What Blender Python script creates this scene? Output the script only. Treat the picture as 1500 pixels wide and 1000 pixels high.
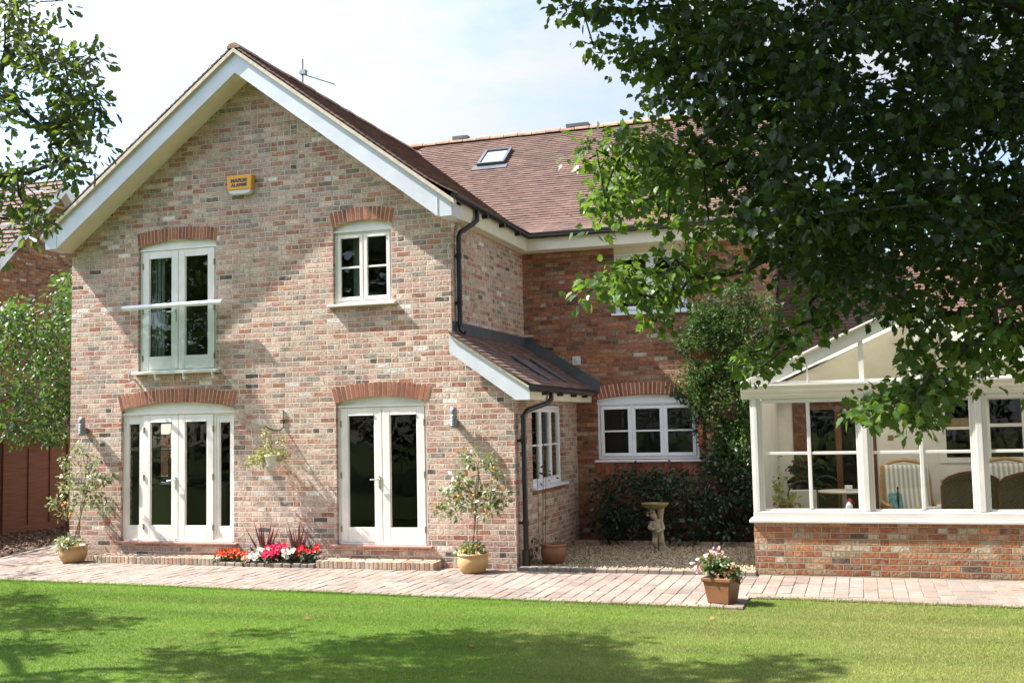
import bpy, bmesh, math, random
import numpy as np
from mathutils import Vector, Matrix
from mathutils.geometry import tessellate_polygon
random.seed(7); rng = np.random.default_rng(7)
R = math.radians
for o in list(bpy.data.objects): bpy.data.objects.remove(o)
SC = bpy.context.scene; COL = SC.collection

# ------------------------------------------------------------------ camera, sky, sun, exposure
CAM = np.array([11.9901, -14.1487, 1.9828]); FPX = 1571.74
RT = np.array([0.95098767, 0.30852345, -0.02087419]); UP = np.array([0.04342352, -0.06640289, 0.99684756])
FW = np.array([-0.30616474, 0.94889617, 0.0765455])
cd = bpy.data.cameras.new('camera'); cam = bpy.data.objects.new('camera', cd); COL.objects.link(cam)
cd.sensor_fit = 'HORIZONTAL'; cd.sensor_width = 36; cd.lens = FPX/1500*36; cd.clip_end = 2000; cd.clip_start = .1
M = Matrix([[RT[i], UP[i], -FW[i], CAM[i]] for i in range(3)] + [[0, 0, 0, 1]]); cam.matrix_world = M
SC.camera = cam
SUN_D = Vector((4.6, 1.0, -5.2)).normalized()          # direction the light travels
sl = bpy.data.lights.new('sun', 'SUN'); sl.energy = 5.0; sl.angle = R(.53); sl.color = (1, .965, .90)
so = bpy.data.objects.new('sun', sl); COL.objects.link(so)
so.rotation_euler = (-SUN_D).to_track_quat('Z', 'Y').to_euler(); so.location = (-20, -10, 30)
W = bpy.data.worlds.new('World'); SC.world = W; W.use_nodes = True
wn = W.node_tree; wn.nodes.clear()
def wadd(t, **k):
    n = wn.nodes.new(t)
    for a, b in k.items(): setattr(n, a, b)
    return n
sky = wadd('ShaderNodeTexSky', sky_type='NISHITA', sun_disc=False, sun_elevation=R(48), sun_rotation=math.atan2(-4.6, -1.0),
           altitude=50, air_density=1.0, dust_density=.5, ozone_density=1.6)
tc = wadd('ShaderNodeTexCoord'); mp = wadd('ShaderNodeMapping'); mp.inputs['Scale'].default_value = (1, 1, 2.6)
mp.inputs['Location'].default_value = (.35, .1, .2)
nz = wadd('ShaderNodeTexNoise'); nz.inputs['Scale'].default_value = 2.3; nz.inputs['Detail'].default_value = 8; nz.inputs['Roughness'].default_value = .58
rp = wadd('ShaderNodeValToRGB'); rp.color_ramp.elements[0].position = .40; rp.color_ramp.elements[1].position = .58
rp.color_ramp.elements[0].color = (.12, .12, .12, 1); rp.color_ramp.elements[1].color = (1, 1, 1, 1)
mx = wadd('ShaderNodeMix', data_type='RGBA'); mx.inputs['B'].default_value = (3.05, 3.16, 3.34, 1)
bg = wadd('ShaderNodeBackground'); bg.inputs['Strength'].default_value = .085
wo = wadd('ShaderNodeOutputWorld')
wn.links.new(tc.outputs['Generated'], mp.inputs['Vector']); wn.links.new(mp.outputs[0], nz.inputs['Vector'])
wn.links.new(nz.outputs[0], rp.inputs[0]); wn.links.new(rp.outputs[0], mx.inputs['Factor'])
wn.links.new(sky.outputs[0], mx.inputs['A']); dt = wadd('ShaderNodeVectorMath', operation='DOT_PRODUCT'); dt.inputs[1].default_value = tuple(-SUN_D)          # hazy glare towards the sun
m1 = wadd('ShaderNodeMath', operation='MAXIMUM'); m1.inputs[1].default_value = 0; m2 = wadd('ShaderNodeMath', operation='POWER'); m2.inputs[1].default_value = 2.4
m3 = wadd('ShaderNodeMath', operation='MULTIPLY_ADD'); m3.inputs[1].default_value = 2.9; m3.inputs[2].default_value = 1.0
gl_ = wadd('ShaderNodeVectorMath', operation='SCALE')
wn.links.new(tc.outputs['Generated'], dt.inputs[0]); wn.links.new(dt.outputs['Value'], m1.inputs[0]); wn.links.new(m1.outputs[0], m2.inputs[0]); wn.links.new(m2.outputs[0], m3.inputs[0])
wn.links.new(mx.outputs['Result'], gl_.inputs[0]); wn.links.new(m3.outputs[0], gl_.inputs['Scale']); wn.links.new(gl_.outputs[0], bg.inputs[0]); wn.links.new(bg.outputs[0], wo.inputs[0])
SC.render.engine = 'CYCLES'
SC.view_settings.view_transform = 'Standard'; SC.view_settings.look = 'None'; SC.view_settings.gamma = 1
SC.view_settings.exposure = 1.65
SC.cycles.max_bounces = 8; SC.cycles.transparent_max_bounces = 16

def ray(u, v): return FW*FPX + RT*(u-750) - UP*(v-500)
def at_depth(u, v, w): return CAM + ray(u, v)/FPX*w
def on_plane(u, v, ax, val):
    d = ray(u, v); return CAM + d*((val-CAM[ax])/d[ax])
def proj(P):
    d = np.asarray(P, float)-CAM; w = d@FW
    return 750+FPX*(d@RT)/w, 500-FPX*(d@UP)/w, w

# ------------------------------------------------------------------ mesh helpers
ORG = {}
def link(o, parent, origin):
    COL.objects.link(o)
    o.parent = parent
    ORG[o.name] = Vector(origin)
    return o
def thing(name, label, cat, loc=(0, 0, 0), group=None, rotz=0):
    o = bpy.data.objects.new(name, None); o.empty_display_size = .2
    link(o, None, loc); o.location = loc; o.rotation_euler = (0, 0, rotz)
    tag(o, label, cat, group); return o
def tag(o, label, cat, group=None):
    o['label'] = label; o['category'] = cat
    if group: o['group'] = group
    return o
def struct(o): o['kind'] = 'structure'; return o

def idmap(u, o, z): return (u, o, z)
def front(Y):                      # wall facing -y: u=x, o=outward
    return lambda u, o, z: (u, Y-o, z)
def side(X):                       # wall facing +x: u=y
    return lambda u, o, z: (X+o, u, z)

class MB:
    def __init__(s): s.v = []; s.f = []; s.m = []; s.sm = []; s.mi = 0
    def add(s, vs, fs, smooth=False):
        b = len(s.v); s.v += [tuple(map(float, q)) for q in vs]
        for f in fs: s.f.append([b+i for i in f]); s.m.append(s.mi); s.sm.append(smooth)
        return s
    def box(s, x0, x1, y0, y1, z0, z1, mp=idmap):
        vs = [mp(x, y, z) for z in (z0, z1) for y in (y0, y1) for x in (x0, x1)]
        return s.add(vs, [(0, 2, 3, 1), (4, 5, 7, 6), (0, 1, 5, 4), (2, 6, 7, 3), (0, 4, 6, 2), (1, 3, 7, 5)])
    def prism(s, poly, o0, o1, mp):
        n = len(poly); vs = [mp(a, o0, b) for a, b in poly]+[mp(a, o1, b) for a, b in poly]
        tri = tessellate_polygon([[Vector((a, b, 0)) for a, b in poly]])
        fs = [tuple(t) for t in tri]+[tuple(i+n for i in reversed(t)) for t in tri]
        fs += [(i, (i+1) % n, n+(i+1) % n, n+i) for i in range(n)]
        return s.add(vs, fs)
    def tube(s, path, r, n=8, cap=True):
        P = [Vector(p) for p in path]; k = len(P)
        rs = r if isinstance(r, (list, tuple, np.ndarray)) else [r]*k
        b = len(s.v); ref = None; vs = []
        for i in range(k):
            t = (P[min(i+1, k-1)]-P[max(i-1, 0)])
            if t.length < 1e-9: t = Vector((0, 0, 1))
            t.normalize()
            if ref is None: ref = Vector((0, 0, 1)) if abs(t.z) < .9 else Vector((1, 0, 0))
            a = (ref-t*ref.dot(t))
            if a.length < 1e-4: a = t.orthogonal()
            a.normalize(); ref = a; c = t.cross(a)
            for j in range(n):
                th = 2*math.pi*j/n; vs.append(P[i]+(a*math.cos(th)+c*math.sin(th))*rs[i])
        fs = [(i*n+j, i*n+(j+1) % n, (i+1)*n+(j+1) % n, (i+1)*n+j) for i in range(k-1) for j in range(n)]
        s.add(vs, fs, True)
        if cap: s.add([vs[j] for j in range(n)], [tuple(range(n))[::-1]]); s.add([vs[(k-1)*n+j] for j in range(n)], [tuple(range(n))])
        return s
    def lathe(s, prof, c=(0, 0, 0), n=24, sx=1, sy=1):
        vs = []
        for r, z in prof:
            for j in range(n):
                th = 2*math.pi*j/n; vs.append((c[0]+r*sx*math.cos(th), c[1]+r*sy*math.sin(th), c[2]+z))
        k = len(prof)
        return s.add(vs, [(i*n+j, i*n+(j+1) % n, (i+1)*n+(j+1) % n, (i+1)*n+j) for i in range(k-1) for j in range(n)], True)
    def ball(s, c, r, n=8, m=6, sz=1):
        return s.lathe([(max(1e-4, r*math.sin(math.pi*i/m)), -r*sz*math.cos(math.pi*i/m)) for i in range(m+1)], c, n)
    def build(s, name, mats, parent=None, origin=None, local=False, bevel=0):
        if not isinstance(mats, (list, tuple)): mats = [mats]
        po = ORG[parent.name] if parent is not None else Vector((0, 0, 0))
        if local: off = Vector((0, 0, 0)); org = po
        else:
            org = Vector(origin) if origin is not None else po; off = org
        me = bpy.data.meshes.new(name); me.from_pydata([(a-off[0], b-off[1], c-off[2]) for a, b, c in s.v], [], s.f)
        for m in mats: me.materials.append(m)
        me.polygons.foreach_set('material_index', s.m); me.polygons.foreach_set('use_smooth', s.sm)
        bm = bmesh.new(); bm.from_mesh(me); bmesh.ops.recalc_face_normals(bm, faces=bm.faces); bm.to_mesh(me); bm.free()
        me.update()
        o = bpy.data.objects.new(name, me); link(o, parent, org)
        if not local: o.location = org-po
        if bevel:
            md = o.modifiers.new('bevel', 'BEVEL'); md.width = bevel; md.segments = 2; md.limit_method = 'ANGLE'
        return o

def build_parts(mb, name, mats, parent=None, bevel=0):
    """one object for every separate piece collected in the builder"""
    n = len(mb.v); p = list(range(n))
    def find(i):
        while p[i] != i: p[i] = p[p[i]]; i = p[i]
        return i
    for f in mb.f:
        for i in f[1:]: p[find(i)] = find(f[0])
    isl = {}
    for i in range(n): isl.setdefault(find(i), []).append(i)
    V = np.array(mb.v); ks = list(isl); bb = [(V[isl[k]].min(0)-.004, V[isl[k]].max(0)+.004) for k in ks]
    g = list(range(len(ks)))
    def gf(i):
        while g[i] != i: i = g[i]
        return i
    for a in range(len(ks)):
        for b in range(a):
            if (bb[a][0] <= bb[b][1]).all() and (bb[b][0] <= bb[a][1]).all(): g[gf(a)] = gf(b)
    lab = {k: gf(i) for i, k in enumerate(ks)}; out = []
    for gid in sorted(set(lab.values())):
        q_ = MB(); mp_ = {}
        for f, mi, sm in zip(mb.f, mb.m, mb.sm):
            if lab[find(f[0])] != gid: continue
            for i in f:
                if i not in mp_: mp_[i] = len(q_.v); q_.v.append(mb.v[i])
            q_.f.append([mp_[i] for i in f]); q_.m.append(mi); q_.sm.append(sm)
        out.append(q_.build(name, mats, parent, bevel=bevel))
    return out

def inst_mesh(name, mat, parent, tv, tf, Mx, T, smooth=False, origin=None):
    """many copies of one small template joined into one mesh (leaves, tiles, pavers, blades)"""
    tv = np.asarray(tv, float); n = len(T); k = len(tv)
    po = np.array(ORG[parent.name]) if parent is not None else np.zeros(3)
    org = np.array(origin) if origin is not None else po
    V = np.einsum('nij,kj->nki', Mx, tv)+np.asarray(T)[:, None, :]-org
    F = np.concatenate([np.array(f) for f in tf]); L = np.array([len(f) for f in tf])
    loops = (F[None, :]+np.arange(n)[:, None]*k).ravel(); tot = np.tile(L, n); st = np.concatenate([[0], np.cumsum(tot)[:-1]])
    me = bpy.data.meshes.new(name); me.vertices.add(n*k); me.vertices.foreach_set('co', V.astype(np.float32).ravel())
    me.loops.add(len(loops)); me.loops.foreach_set('vertex_index', loops.astype(np.int32))
    me.polygons.add(len(tot)); me.polygons.foreach_set('loop_start', st.astype(np.int32)); me.polygons.foreach_set('loop_total', tot.astype(np.int32))
    me.polygons.foreach_set('use_smooth', np.full(len(tot), bool(smooth)))
    me.materials.append(mat); me.update(calc_edges=True); me.validate()
    o = bpy.data.objects.new(name, me); link(o, parent, org); o.location = Vector(org-po)
    return o
def norm(a): return a/np.maximum(np.linalg.norm(a, axis=-1, keepdims=True), 1e-9)
def frames(d, nrm, size, wid=None):
    d = norm(d); x = norm(np.cross(d, nrm)); z = np.cross(x, d)
    size = np.broadcast_to(np.asarray(size, float), (len(d),)); w = size if wid is None else wid
    return np.stack([x*np.asarray(w)[:, None], d*size[:, None], z*size[:, None]], axis=2)
def rand_dirs(n): return norm(rng.normal(size=(n, 3)))

# ------------------------------------------------------------------ materials
class NT:
    def __init__(s, name):
        s.m = bpy.data.materials.new(name); s.m.use_nodes = True; s.t = s.m.node_tree
        s.b = s.t.nodes['Principled BSDF']; s.out = s.t.nodes['Material Output']
    def n(s, t, ins=None, **k):
        q = s.t.nodes.new(t)
        for a, b in k.items(): setattr(q, a, b)
        for a, b in (ins or {}).items(): s.set(q.inputs[a], b)
        return q
    def set(s, sock, v):
        if isinstance(v, bpy.types.NodeSocket): s.t.links.new(v, sock)
        else:
            if isinstance(v, tuple) and len(v) == 3 and sock.type == 'RGBA': v = (*v, 1)
            sock.default_value = v
    def m_(s, op, a, b=0., c=0.):
        q = s.n('ShaderNodeMath', operation=op)
        for i, v in enumerate((a, b, c)): s.set(q.inputs[i], v)
        return q.outputs[0]
    def mix(s, f, a, b, blend='MIX'):
        q = s.n('ShaderNodeMix', data_type='RGBA', blend_type=blend); s.set(q.inputs[0], f); s.set(q.inputs[6], a); s.set(q.inputs[7], b); return q.outputs[2]
    def noise(s, sc, det=3, vec=None, rough=.55):
        q = s.n('ShaderNodeTexNoise', {'Scale': sc, 'Detail': det, 'Roughness': rough})
        s.set(q.inputs['Vector'], vec if vec is not None else s.pos()); return q.outputs[0]
    def pos(s): 
        if not hasattr(s, '_p'): s._p = s.n('ShaderNodeNewGeometry')
        return s._p.outputs['Position']
    def isl(s): s.pos(); return s._p.outputs['Random Per Island']
    def xyz(s, v): return s.n('ShaderNodeSeparateXYZ', {0: v}).outputs
    def ramp(s, f, stops, interp='LINEAR'):
        q = s.n('ShaderNodeValToRGB'); q.color_ramp.interpolation = interp; e = q.color_ramp.elements
        while len(e) < len(stops): e.new(.5)
        for i, (p, c) in enumerate(stops): e[i].position = p; e[i].color = (*c, 1)
        s.set(q.inputs[0], f); return q.outputs[0]
    def rng_(s, v, a, b, c, d):
        q = s.n('ShaderNodeMapRange', {0: v, 1: a, 2: b, 3: c, 4: d}); return q.outputs[0]
    def bump(s, h, dist, strength=1.):
        q = s.n('ShaderNodeBump', {'Height': h, 'Distance': dist, 'Strength': strength}); s.set(s.b.inputs['Normal'], q.outputs[0])
    def p(s, **k):
        for a, b in k.items(): s.set(s.b.inputs[a.replace('_', ' ')], b)
        return s
def simple(name, col, rough=.5, var=.12, sc=6, metal=0, bump=0, bsc=60, spec=.5):
    q = NT(name); nz = q.noise(sc, 4)
    c = q.mix(q.rng_(nz, .3, .7, 0, 1), tuple(x*(1-var) for x in col), tuple(min(1, x*(1+var)) for x in col))
    q.p(Base_Color=c, Roughness=rough, Metallic=metal); q.b.inputs['Specular IOR Level'].default_value = spec
    if bump: q.bump(q.noise(bsc, 4), bump)
    return q.m
def island(name, stops, rough=.7, sc=25, var=.25, bump=.0, bsc=80, interp='LINEAR', big=0):
    q = NT(name); c = q.ramp(q.isl(), stops, interp)
    f = q.rng_(q.noise(sc, 5), .25, .75, 1-var, 1+var)
    c = q.mix(1., c, q.n('ShaderNodeCombineColor', {0: f, 1: f, 2: f}).outputs[0], 'MULTIPLY')
    if big:
        g = q.rng_(q.noise(big, 4), .35, .7, .72, 1.1)
        c = q.mix(1., c, q.n('ShaderNodeCombineColor', {0: g, 1: g, 2: g}).outputs[0], 'MULTIPLY')
    q.p(Base_Color=c, Roughness=rough)
    if bump: q.bump(q.noise(bsc, 4), bump)
    return q.m
def brick(name, stops, mortar, L=.2286, H=.0762, fade=1.0):
    q = NT(name)
    P = q.pos(); wob = q.n('ShaderNodeTexNoise', {'Scale': 9., 'Detail': 3.}); q.set(wob.inputs['Vector'], P)
    w2 = q.n('ShaderNodeVectorMath', {0: wob.outputs['Color'], 1: (.5, .5, .5)}, operation='SUBTRACT')
    w3 = q.n('ShaderNodeVectorMath', {0: w2.outputs[0], 'Scale': .017}, operation='SCALE')
    P2 = q.n('ShaderNodeVectorMath', {0: P, 1: w3.outputs[0]}, operation='ADD').outputs[0]
    x, y, z = q.xyz(P2)[:3]
    u = q.m_('ADD', x, y); v = q.m_('DIVIDE', z, H); row = q.m_('FLOOR', v); fv = q.m_('SUBTRACT', v, row)
    wr = q.n('ShaderNodeTexWhiteNoise', {'W': row}, noise_dimensions='1D').outputs['Value']
    sh = q.m_('ADD', q.m_('MULTIPLY', q.m_('MODULO', q.m_('ABSOLUTE', row), 2.), .5), q.m_('MULTIPLY', wr, .14))
    uu = q.m_('ADD', q.m_('DIVIDE', u, L), sh); col = q.m_('FLOOR', uu); fu = q.m_('SUBTRACT', uu, col)
    cell = q.n('ShaderNodeCombineXYZ', {0: col, 1: row, 2: 3.}).outputs[0]
    r1 = q.n('ShaderNodeTexWhiteNoise', {'Vector': cell}, noise_dimensions='3D').outputs['Value']
    split = q.m_('GREATER_THAN', r1, .86)
    sub = q.m_('MULTIPLY', split, q.m_('GREATER_THAN', fu, .5))
    cell2 = q.n('ShaderNodeCombineXYZ', {0: q.m_('ADD', col, q.m_('MULTIPLY', sub, 31.7)), 1: row, 2: 11.}).outputs[0]
    wc = q.n('ShaderNodeTexWhiteNoise', {'Vector': cell2}, noise_dimensions='3D')
    rv = wc.outputs['Value']; sep = q.n('ShaderNodeSeparateColor', {0: wc.outputs['Color']}).outputs
    def edge(f, s): return q.m_('MULTIPLY', q.m_('MINIMUM', f, q.m_('SUBTRACT', 1., f)), s)
    eu = edge(fu, L); ev = edge(fv, H)
    es = q.m_('ADD', q.m_('MULTIPLY', q.m_('ABSOLUTE', q.m_('SUBTRACT', fu, .5)), L), q.m_('MULTIPLY', q.m_('SUBTRACT', 1., split), 1.))
    e = q.m_('MINIMUM', q.m_('MINIMUM', eu, ev), es)
    mask = q.rng_(e, .0045, .0095, 0., 1.)
    c = q.ramp(rv, stops, 'CONSTANT'); c2 = q.ramp(sep[0], stops, 'CONSTANT')
    sm_ = q.n('ShaderNodeTexNoise', {'Scale': 1., 'Detail': 4., 'Roughness': .6}); q.set(sm_.inputs['Vector'], q.n('ShaderNodeCombineXYZ', {0: q.m_('MULTIPLY', u, 9.), 1: q.m_('MULTIPLY', z, 22.), 2: 0.}).outputs[0])
    c = q.mix(q.rng_(sm_.outputs[0], .46, .62, 0., .75), c, c2)
    n1 = q.noise(30., 5); n2 = q.noise(11., 4)
    f = q.m_('MULTIPLY', q.rng_(n1, .25, .75, .52, 1.40), q.rng_(sep[1], 0, 1, .8, 1.16))
    c = q.mix(1., c, q.n('ShaderNodeCombineColor', {0: f, 1: f, 2: f}).outputs[0], 'MULTIPLY')
    c = q.mix(q.rng_(n2, .52, .72, 0., .55), c, tuple(.75*a+.12 for a in mortar))         # lime smears and weathering
    kiss = q.n('ShaderNodeTexNoise', {'Scale': 1., 'Detail': 2.}); q.set(kiss.inputs['Vector'], q.n('ShaderNodeCombineXYZ', {0: q.m_('MULTIPLY', u, 34.), 1: q.m_('MULTIPLY', row, 7.3), 2: q.m_('MULTIPLY', rv, 9.)}).outputs[0])
    kd = q.m_('MULTIPLY', q.rng_(kiss.outputs[0], .56, .66, 0., .45), q.m_('GREATER_THAN', sep[0], .35))         # darker kiss marks from the kiln
    c = q.mix(kd, c, (.13, .085, .065))
    mc = q.mix(q.rng_(q.noise(60., 3), .3, .7, 0, 1), tuple(a*.72 for a in mortar), mortar)
    c = q.mix(mask, mc, c)
    big = q.rng_(q.noise(.55, 4), .3, .7, .88, 1.08)
    c = q.mix(1., c, q.n('ShaderNodeCombineColor', {0: big, 1: big, 2: big}).outputs[0], 'MULTIPLY')
    stn = q.rng_(q.noise(1., 4, q.n('ShaderNodeCombineXYZ', {0: q.m_('MULTIPLY', u, 4.), 1: q.m_('MULTIPLY', z, .7), 2: 5.}).outputs[0]), .5, .75, 1., .80)   # rain streaks
    spl = q.m_('ADD', q.rng_(z, 0., .5, .80, 1.), q.m_('MULTIPLY', q.m_('SUBTRACT', q.noise(5., 3), .5), .12))                               # splash dirt at the foot
    g_ = q.m_('MULTIPLY', stn, q.m_('MINIMUM', spl, 1.))
    c = q.mix(1., c, q.n('ShaderNodeCombineColor', {0: g_, 1: g_, 2: q.m_('MULTIPLY', g_, .98)}).outputs[0], 'MULTIPLY')
    q.p(Base_Color=c, Roughness=.9); q.b.inputs['Specular IOR Level'].default_value = .2
    tilt = q.m_('MULTIPLY', q.m_('SUBTRACT', sep[2], .5), .35)
    h = q.m_('MULTIPLY', mask, q.m_('ADD', q.m_('ADD', .8, tilt), q.m_('MULTIPLY', n1, .55)))
    q.bump(h, .018)
    return q.m
def leafmat(name, stops, trans=(.16, .26, .03), tf=.35, rough=.42, spec=.5):
    q = NT(name); c = q.ramp(q.isl(), stops)
    q.p(Base_Color=c, Roughness=rough); q.b.inputs['Specular IOR Level'].default_value = spec
    t = q.n('ShaderNodeBsdfTranslucent'); q.set(t.inputs[0], q.mix(.5, c, trans))
    m = q.n('ShaderNodeMixShader', {0: tf, 1: q.b.outputs[0], 2: t.outputs[0]}); q.t.links.new(m.outputs[0], q.out.inputs[0]); return q.m
def glass(name, tint=(.85, .9, .88), refl=1.0):
    q = NT(name); fr = q.n('ShaderNodeFresnel', {'IOR': 1.5})
    tr = q.n('ShaderNodeBsdfTransparent', {0: tint}); gl = q.n('ShaderNodeBsdfGlossy', {0: (1, 1, 1), 'Roughness': .004})
    h = q.noise(1.6, 2); b = q.n('ShaderNodeBump', {'Height': h, 'Distance': .004}); q.set(gl.inputs['Normal'], b.outputs[0])
    f = q.m_('MINIMUM', q.m_('MULTIPLY', fr.outputs[0], 1.25*refl), .9)
    m = q.n('ShaderNodeMixShader', {0: f, 1: tr.outputs[0], 2: gl.outputs[0]}); q.t.links.new(m.outputs[0], q.out.inputs[0]); return q.m

MT = {}
MT['brick'] = brick('weathered_buff_brick', [(0, (0.4601, 0.2825, 0.2375)), (.13, (0.5361, 0.3831, 0.3264)), (.28, (0.5243, 0.3039, 0.2654)), (.40, (0.4836, 0.3681, 0.3199)), (.53, (0.5896, 0.4237, 0.3649)),
    (.67, (0.4376, 0.2258, 0.1894)), (.76, (0.3338, 0.2654, 0.2365)), (.845, (0.3938, 0.1658, 0.1295)), (.90, (0.2375, 0.1894, 0.1766)), (.93, (0.1070, 0.0867, 0.0835)), (.945, (0.4580, 0.2365, 0.1562)), (.972, (0.6902, 0.6003, 0.5607))], (0.7982, 0.6730, 0.5425))
RED = [(0, (0.293, 0.105, 0.058)), (.16, (0.377, 0.168, 0.105)), (.32, (0.251, 0.085, 0.050)), (.46, (0.398, 0.218, 0.149)), (.58, (0.325, 0.124, 0.070)), (.70, (0.419, 0.158, 0.080)),
       (.80, (0.210, 0.099, 0.075)), (.885, (0.131, 0.079, 0.065)), (.925, (0.314, 0.198, 0.140)), (.965, (0.545, 0.426, 0.339))]
MT['brick_red'] = brick('red_stock_brick', RED, (.36, .27, .19))
MT['brick_cons'] = brick('orange_red_brick', [(0, (.36, .15, .075)), (.16, (.44, .24, .145)), (.30, (.31, .11, .06)), (.42, (.46, .30, .19)), (.56, (.40, .175, .085)), (.70, (.50, .215, .10)), (.80, (.27, .14, .10)), (.87, (.46, .36, .25)), (.915, (.15, .10, .08)), (.94, (.38, .26, .17)), (.97, (.6, .51, .40))], (.46, .38, .26))
MT['arch'] = island('red_arch_brick', [(0, (.20, .06, .038)), (.5, (.30, .095, .055)), (1, (.36, .13, .075))], .85, 30, .35, .004)
MT['mortar'] = simple('lime_mortar', (.58, .49, .37), .95, .2, 40)
MT['stepbrick'] = island('step_brick', [(0, (.40, .20, .14)), (.35, (.46, .33, .24)), (.7, (.50, .40, .31)), (1, (.33, .24, .19))], .9, 30, .3, .004, big=2.)
MT['tile'] = island('clay_tile', [(0, (0.0832, 0.0426, 0.0301)), (.35, (0.1074, 0.0543, 0.0384)), (.75, (0.1210, 0.0632, 0.0448)), (1, (0.1512, 0.0825, 0.0589))], .85, 20, .17, .003, 60, big=.9)
MT['tile_dark'] = island('shade_side_clay_tile', [(0, (0.1013, 0.0621, 0.0540)), (.6, (0.1485, 0.0810, 0.0675)), (1, (0.2295, 0.1283, 0.1013))], .9, 20, .35, .003, 60)  # clay tile copy, coloured apart for the slopes lying in shade
q = NT('lichened_ridge_clay'); q.p(Base_Color=q.mix(q.rng_(q.noise(3.2, 4), .52, .7, 0, .35), q.mix(q.rng_(q.noise(9., 4), .3, .7, 0, 1), (0.2025, 0.1148, 0.0810), (0.3645, 0.2228, 0.1620)), (0.4860, 0.3645, 0.0945)), Roughness=.9); q.bump(q.noise(60., 3), .004); MT['ridge'] = q.m
MT['under'] = simple('pale_tile_mortar', (.55, .46, .36), .9, .2, 30)
MT['white'] = simple('white_gloss_paint', (.81, .82, .89), .35, .07, 3)
MT['soffit'] = simple('cream_soffit', (.66, .60, .47), .6, .08, 3)
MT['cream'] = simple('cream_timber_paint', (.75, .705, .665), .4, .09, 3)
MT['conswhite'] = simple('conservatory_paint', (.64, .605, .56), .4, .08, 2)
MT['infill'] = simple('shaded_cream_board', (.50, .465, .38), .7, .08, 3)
MT['barge'] = simple('greyed_white_board', (.57, .585, .635), .4, .08, 3)  # white paint greyed evenly so the sunlit boards do not burn out
MT['glass_door'] = glass('door_glass', refl=.38)
MT['black'] = simple('black_gutter_plastic', (.012, .012, .013), .3, .2, 5)
MT['lead'] = simple('lead_flashing', (.075, .08, .09), .55, .25, 4, bump=.004, bsc=8)
MT['glass'] = glass('window_glass', refl=.85); MT['glass_cons'] = glass('clear_glass', (.93, .96, .94), .55)
MT['balglass'] = glass('balcony_glass', (.95, .985, .97), .35)
MT['chrome'] = simple('polished_steel', (.6, .6, .6), .25, .05, 3, 1)
MT['brass'] = simple('brass_hinge', (.30, .24, .13), .4, .1, 4, .8)
MT['galv'] = simple('galvanised_steel', (.26, .275, .285), .45, .2, 12, .7)
MT['iron'] = simple('wrought_iron', (.02, .018, .017), .5, .2, 9)
MT['redtile'] = simple('quarry_tile_sill', (.36, .19, .15), .6, .15, 9)
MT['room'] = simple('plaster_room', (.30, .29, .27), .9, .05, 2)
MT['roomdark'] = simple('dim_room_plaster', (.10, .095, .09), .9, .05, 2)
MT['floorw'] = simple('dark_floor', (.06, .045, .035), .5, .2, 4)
MT['blackmat'] = simple('black_plastic', (.012, .012, .014), .4, .1, 4)
MT['curtain'] = simple('curtain_fabric', (.30, .34, .33), .9, .15, 3)
MT['yellow'] = simple('amber_plastic', (.72, .33, .02), .4, .05, 4)
MT['greywhite'] = simple('pale_plastic', (.6, .6, .58), .45, .05, 4)
MT['terra'] = simple('glazed_buff_terracotta', (.46, .28, .12), .5, .18, 7, bump=.002, bsc=30)
MT['terra2'] = simple('brown_terracotta', (.25, .10, .055), .55, .2, 7, bump=.002, bsc=30)
MT['terra3'] = simple('square_terracotta', (0.1833, 0.0780, 0.0312), .5, .2, 6, bump=.002, bsc=30)
MT['soil'] = simple('dark_soil', (.05, .034, .024), .95, .4, 14, bump=.03, bsc=25)
MT['stone'] = simple('mossy_cast_stone', (.31, .265, .185), .9, .3, 14, bump=.004, bsc=50)
MT['bowl'] = simple('mossy_stone_bowl', (.20, .165, .06), .9, .3, 8, bump=.003)
MT['bark'] = simple('bark', (.04, .032, .024), .9, .35, 12, bump=.015, bsc=30)
MT['greenstem'] = simple('green_stem', (.16, .15, .06), .7, .25, 10)
MT['cane'] = simple('bamboo_cane', (.16, .13, .08), .6, .2, 10)
MT['fence'] = None
MT['wood'] = simple('mahogany_stain', (.13, .042, .018), .35, .25, 8)
MT['cushion'] = None
MT['rattan'] = simple('light_rattan', (.48, .29, .12), .5, .2, 20, bump=.004, bsc=80)
MT['wicker'] = None
MT['consroof'] = None
q = NT('stained_fence_boards'); P_ = q.xyz(q.pos()); st = q.noise(1, 5, q.n('ShaderNodeCombineXYZ', {0: q.m_('MULTIPLY', P_[1], 2.), 1: 0., 2: q.m_('MULTIPLY', P_[2], 55.)}).outputs[0])
q.p(Base_Color=q.mix(q.rng_(st, .3, .7, 0, 1), (.08, .032, .017), (.165, .071, .04)), Roughness=.8); q.bump(st, .004); MT['fence'] = q.m
q = NT('striped_cushion'); P_ = q.xyz(q.pos()); w_ = q.m_('SINE', q.m_('MULTIPLY', q.m_('ADD', P_[0], q.m_('MULTIPLY', P_[1], .2)), 95.))
q.p(Base_Color=q.mix(q.rng_(w_, -.3, .3, 0, 1), (.42, .39, .38), (.72, .69, .62)), Roughness=.9); MT['cushion'] = q.m
q = NT('brown_wicker'); P_ = q.xyz(q.pos()); w_ = q.m_('MULTIPLY', q.m_('SINE', q.m_('MULTIPLY', q.m_('ADD', P_[0], P_[1]), 170.)), q.m_('SINE', q.m_('MULTIPLY', P_[2], 170.)))
q.p(Base_Color=q.mix(q.rng_(w_, -.6, .6, 0, 1), (.055, .034, .018), (.14, .088, .045)), Roughness=.7); q.bump(w_, .006); MT['wicker'] = q.m
q = NT('cream_roof_panel'); q.p(Base_Color=(.60, .56, .46), Roughness=.6); t_ = q.n('ShaderNodeBsdfTranslucent', {0: (.85, .8, .68)})
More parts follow.
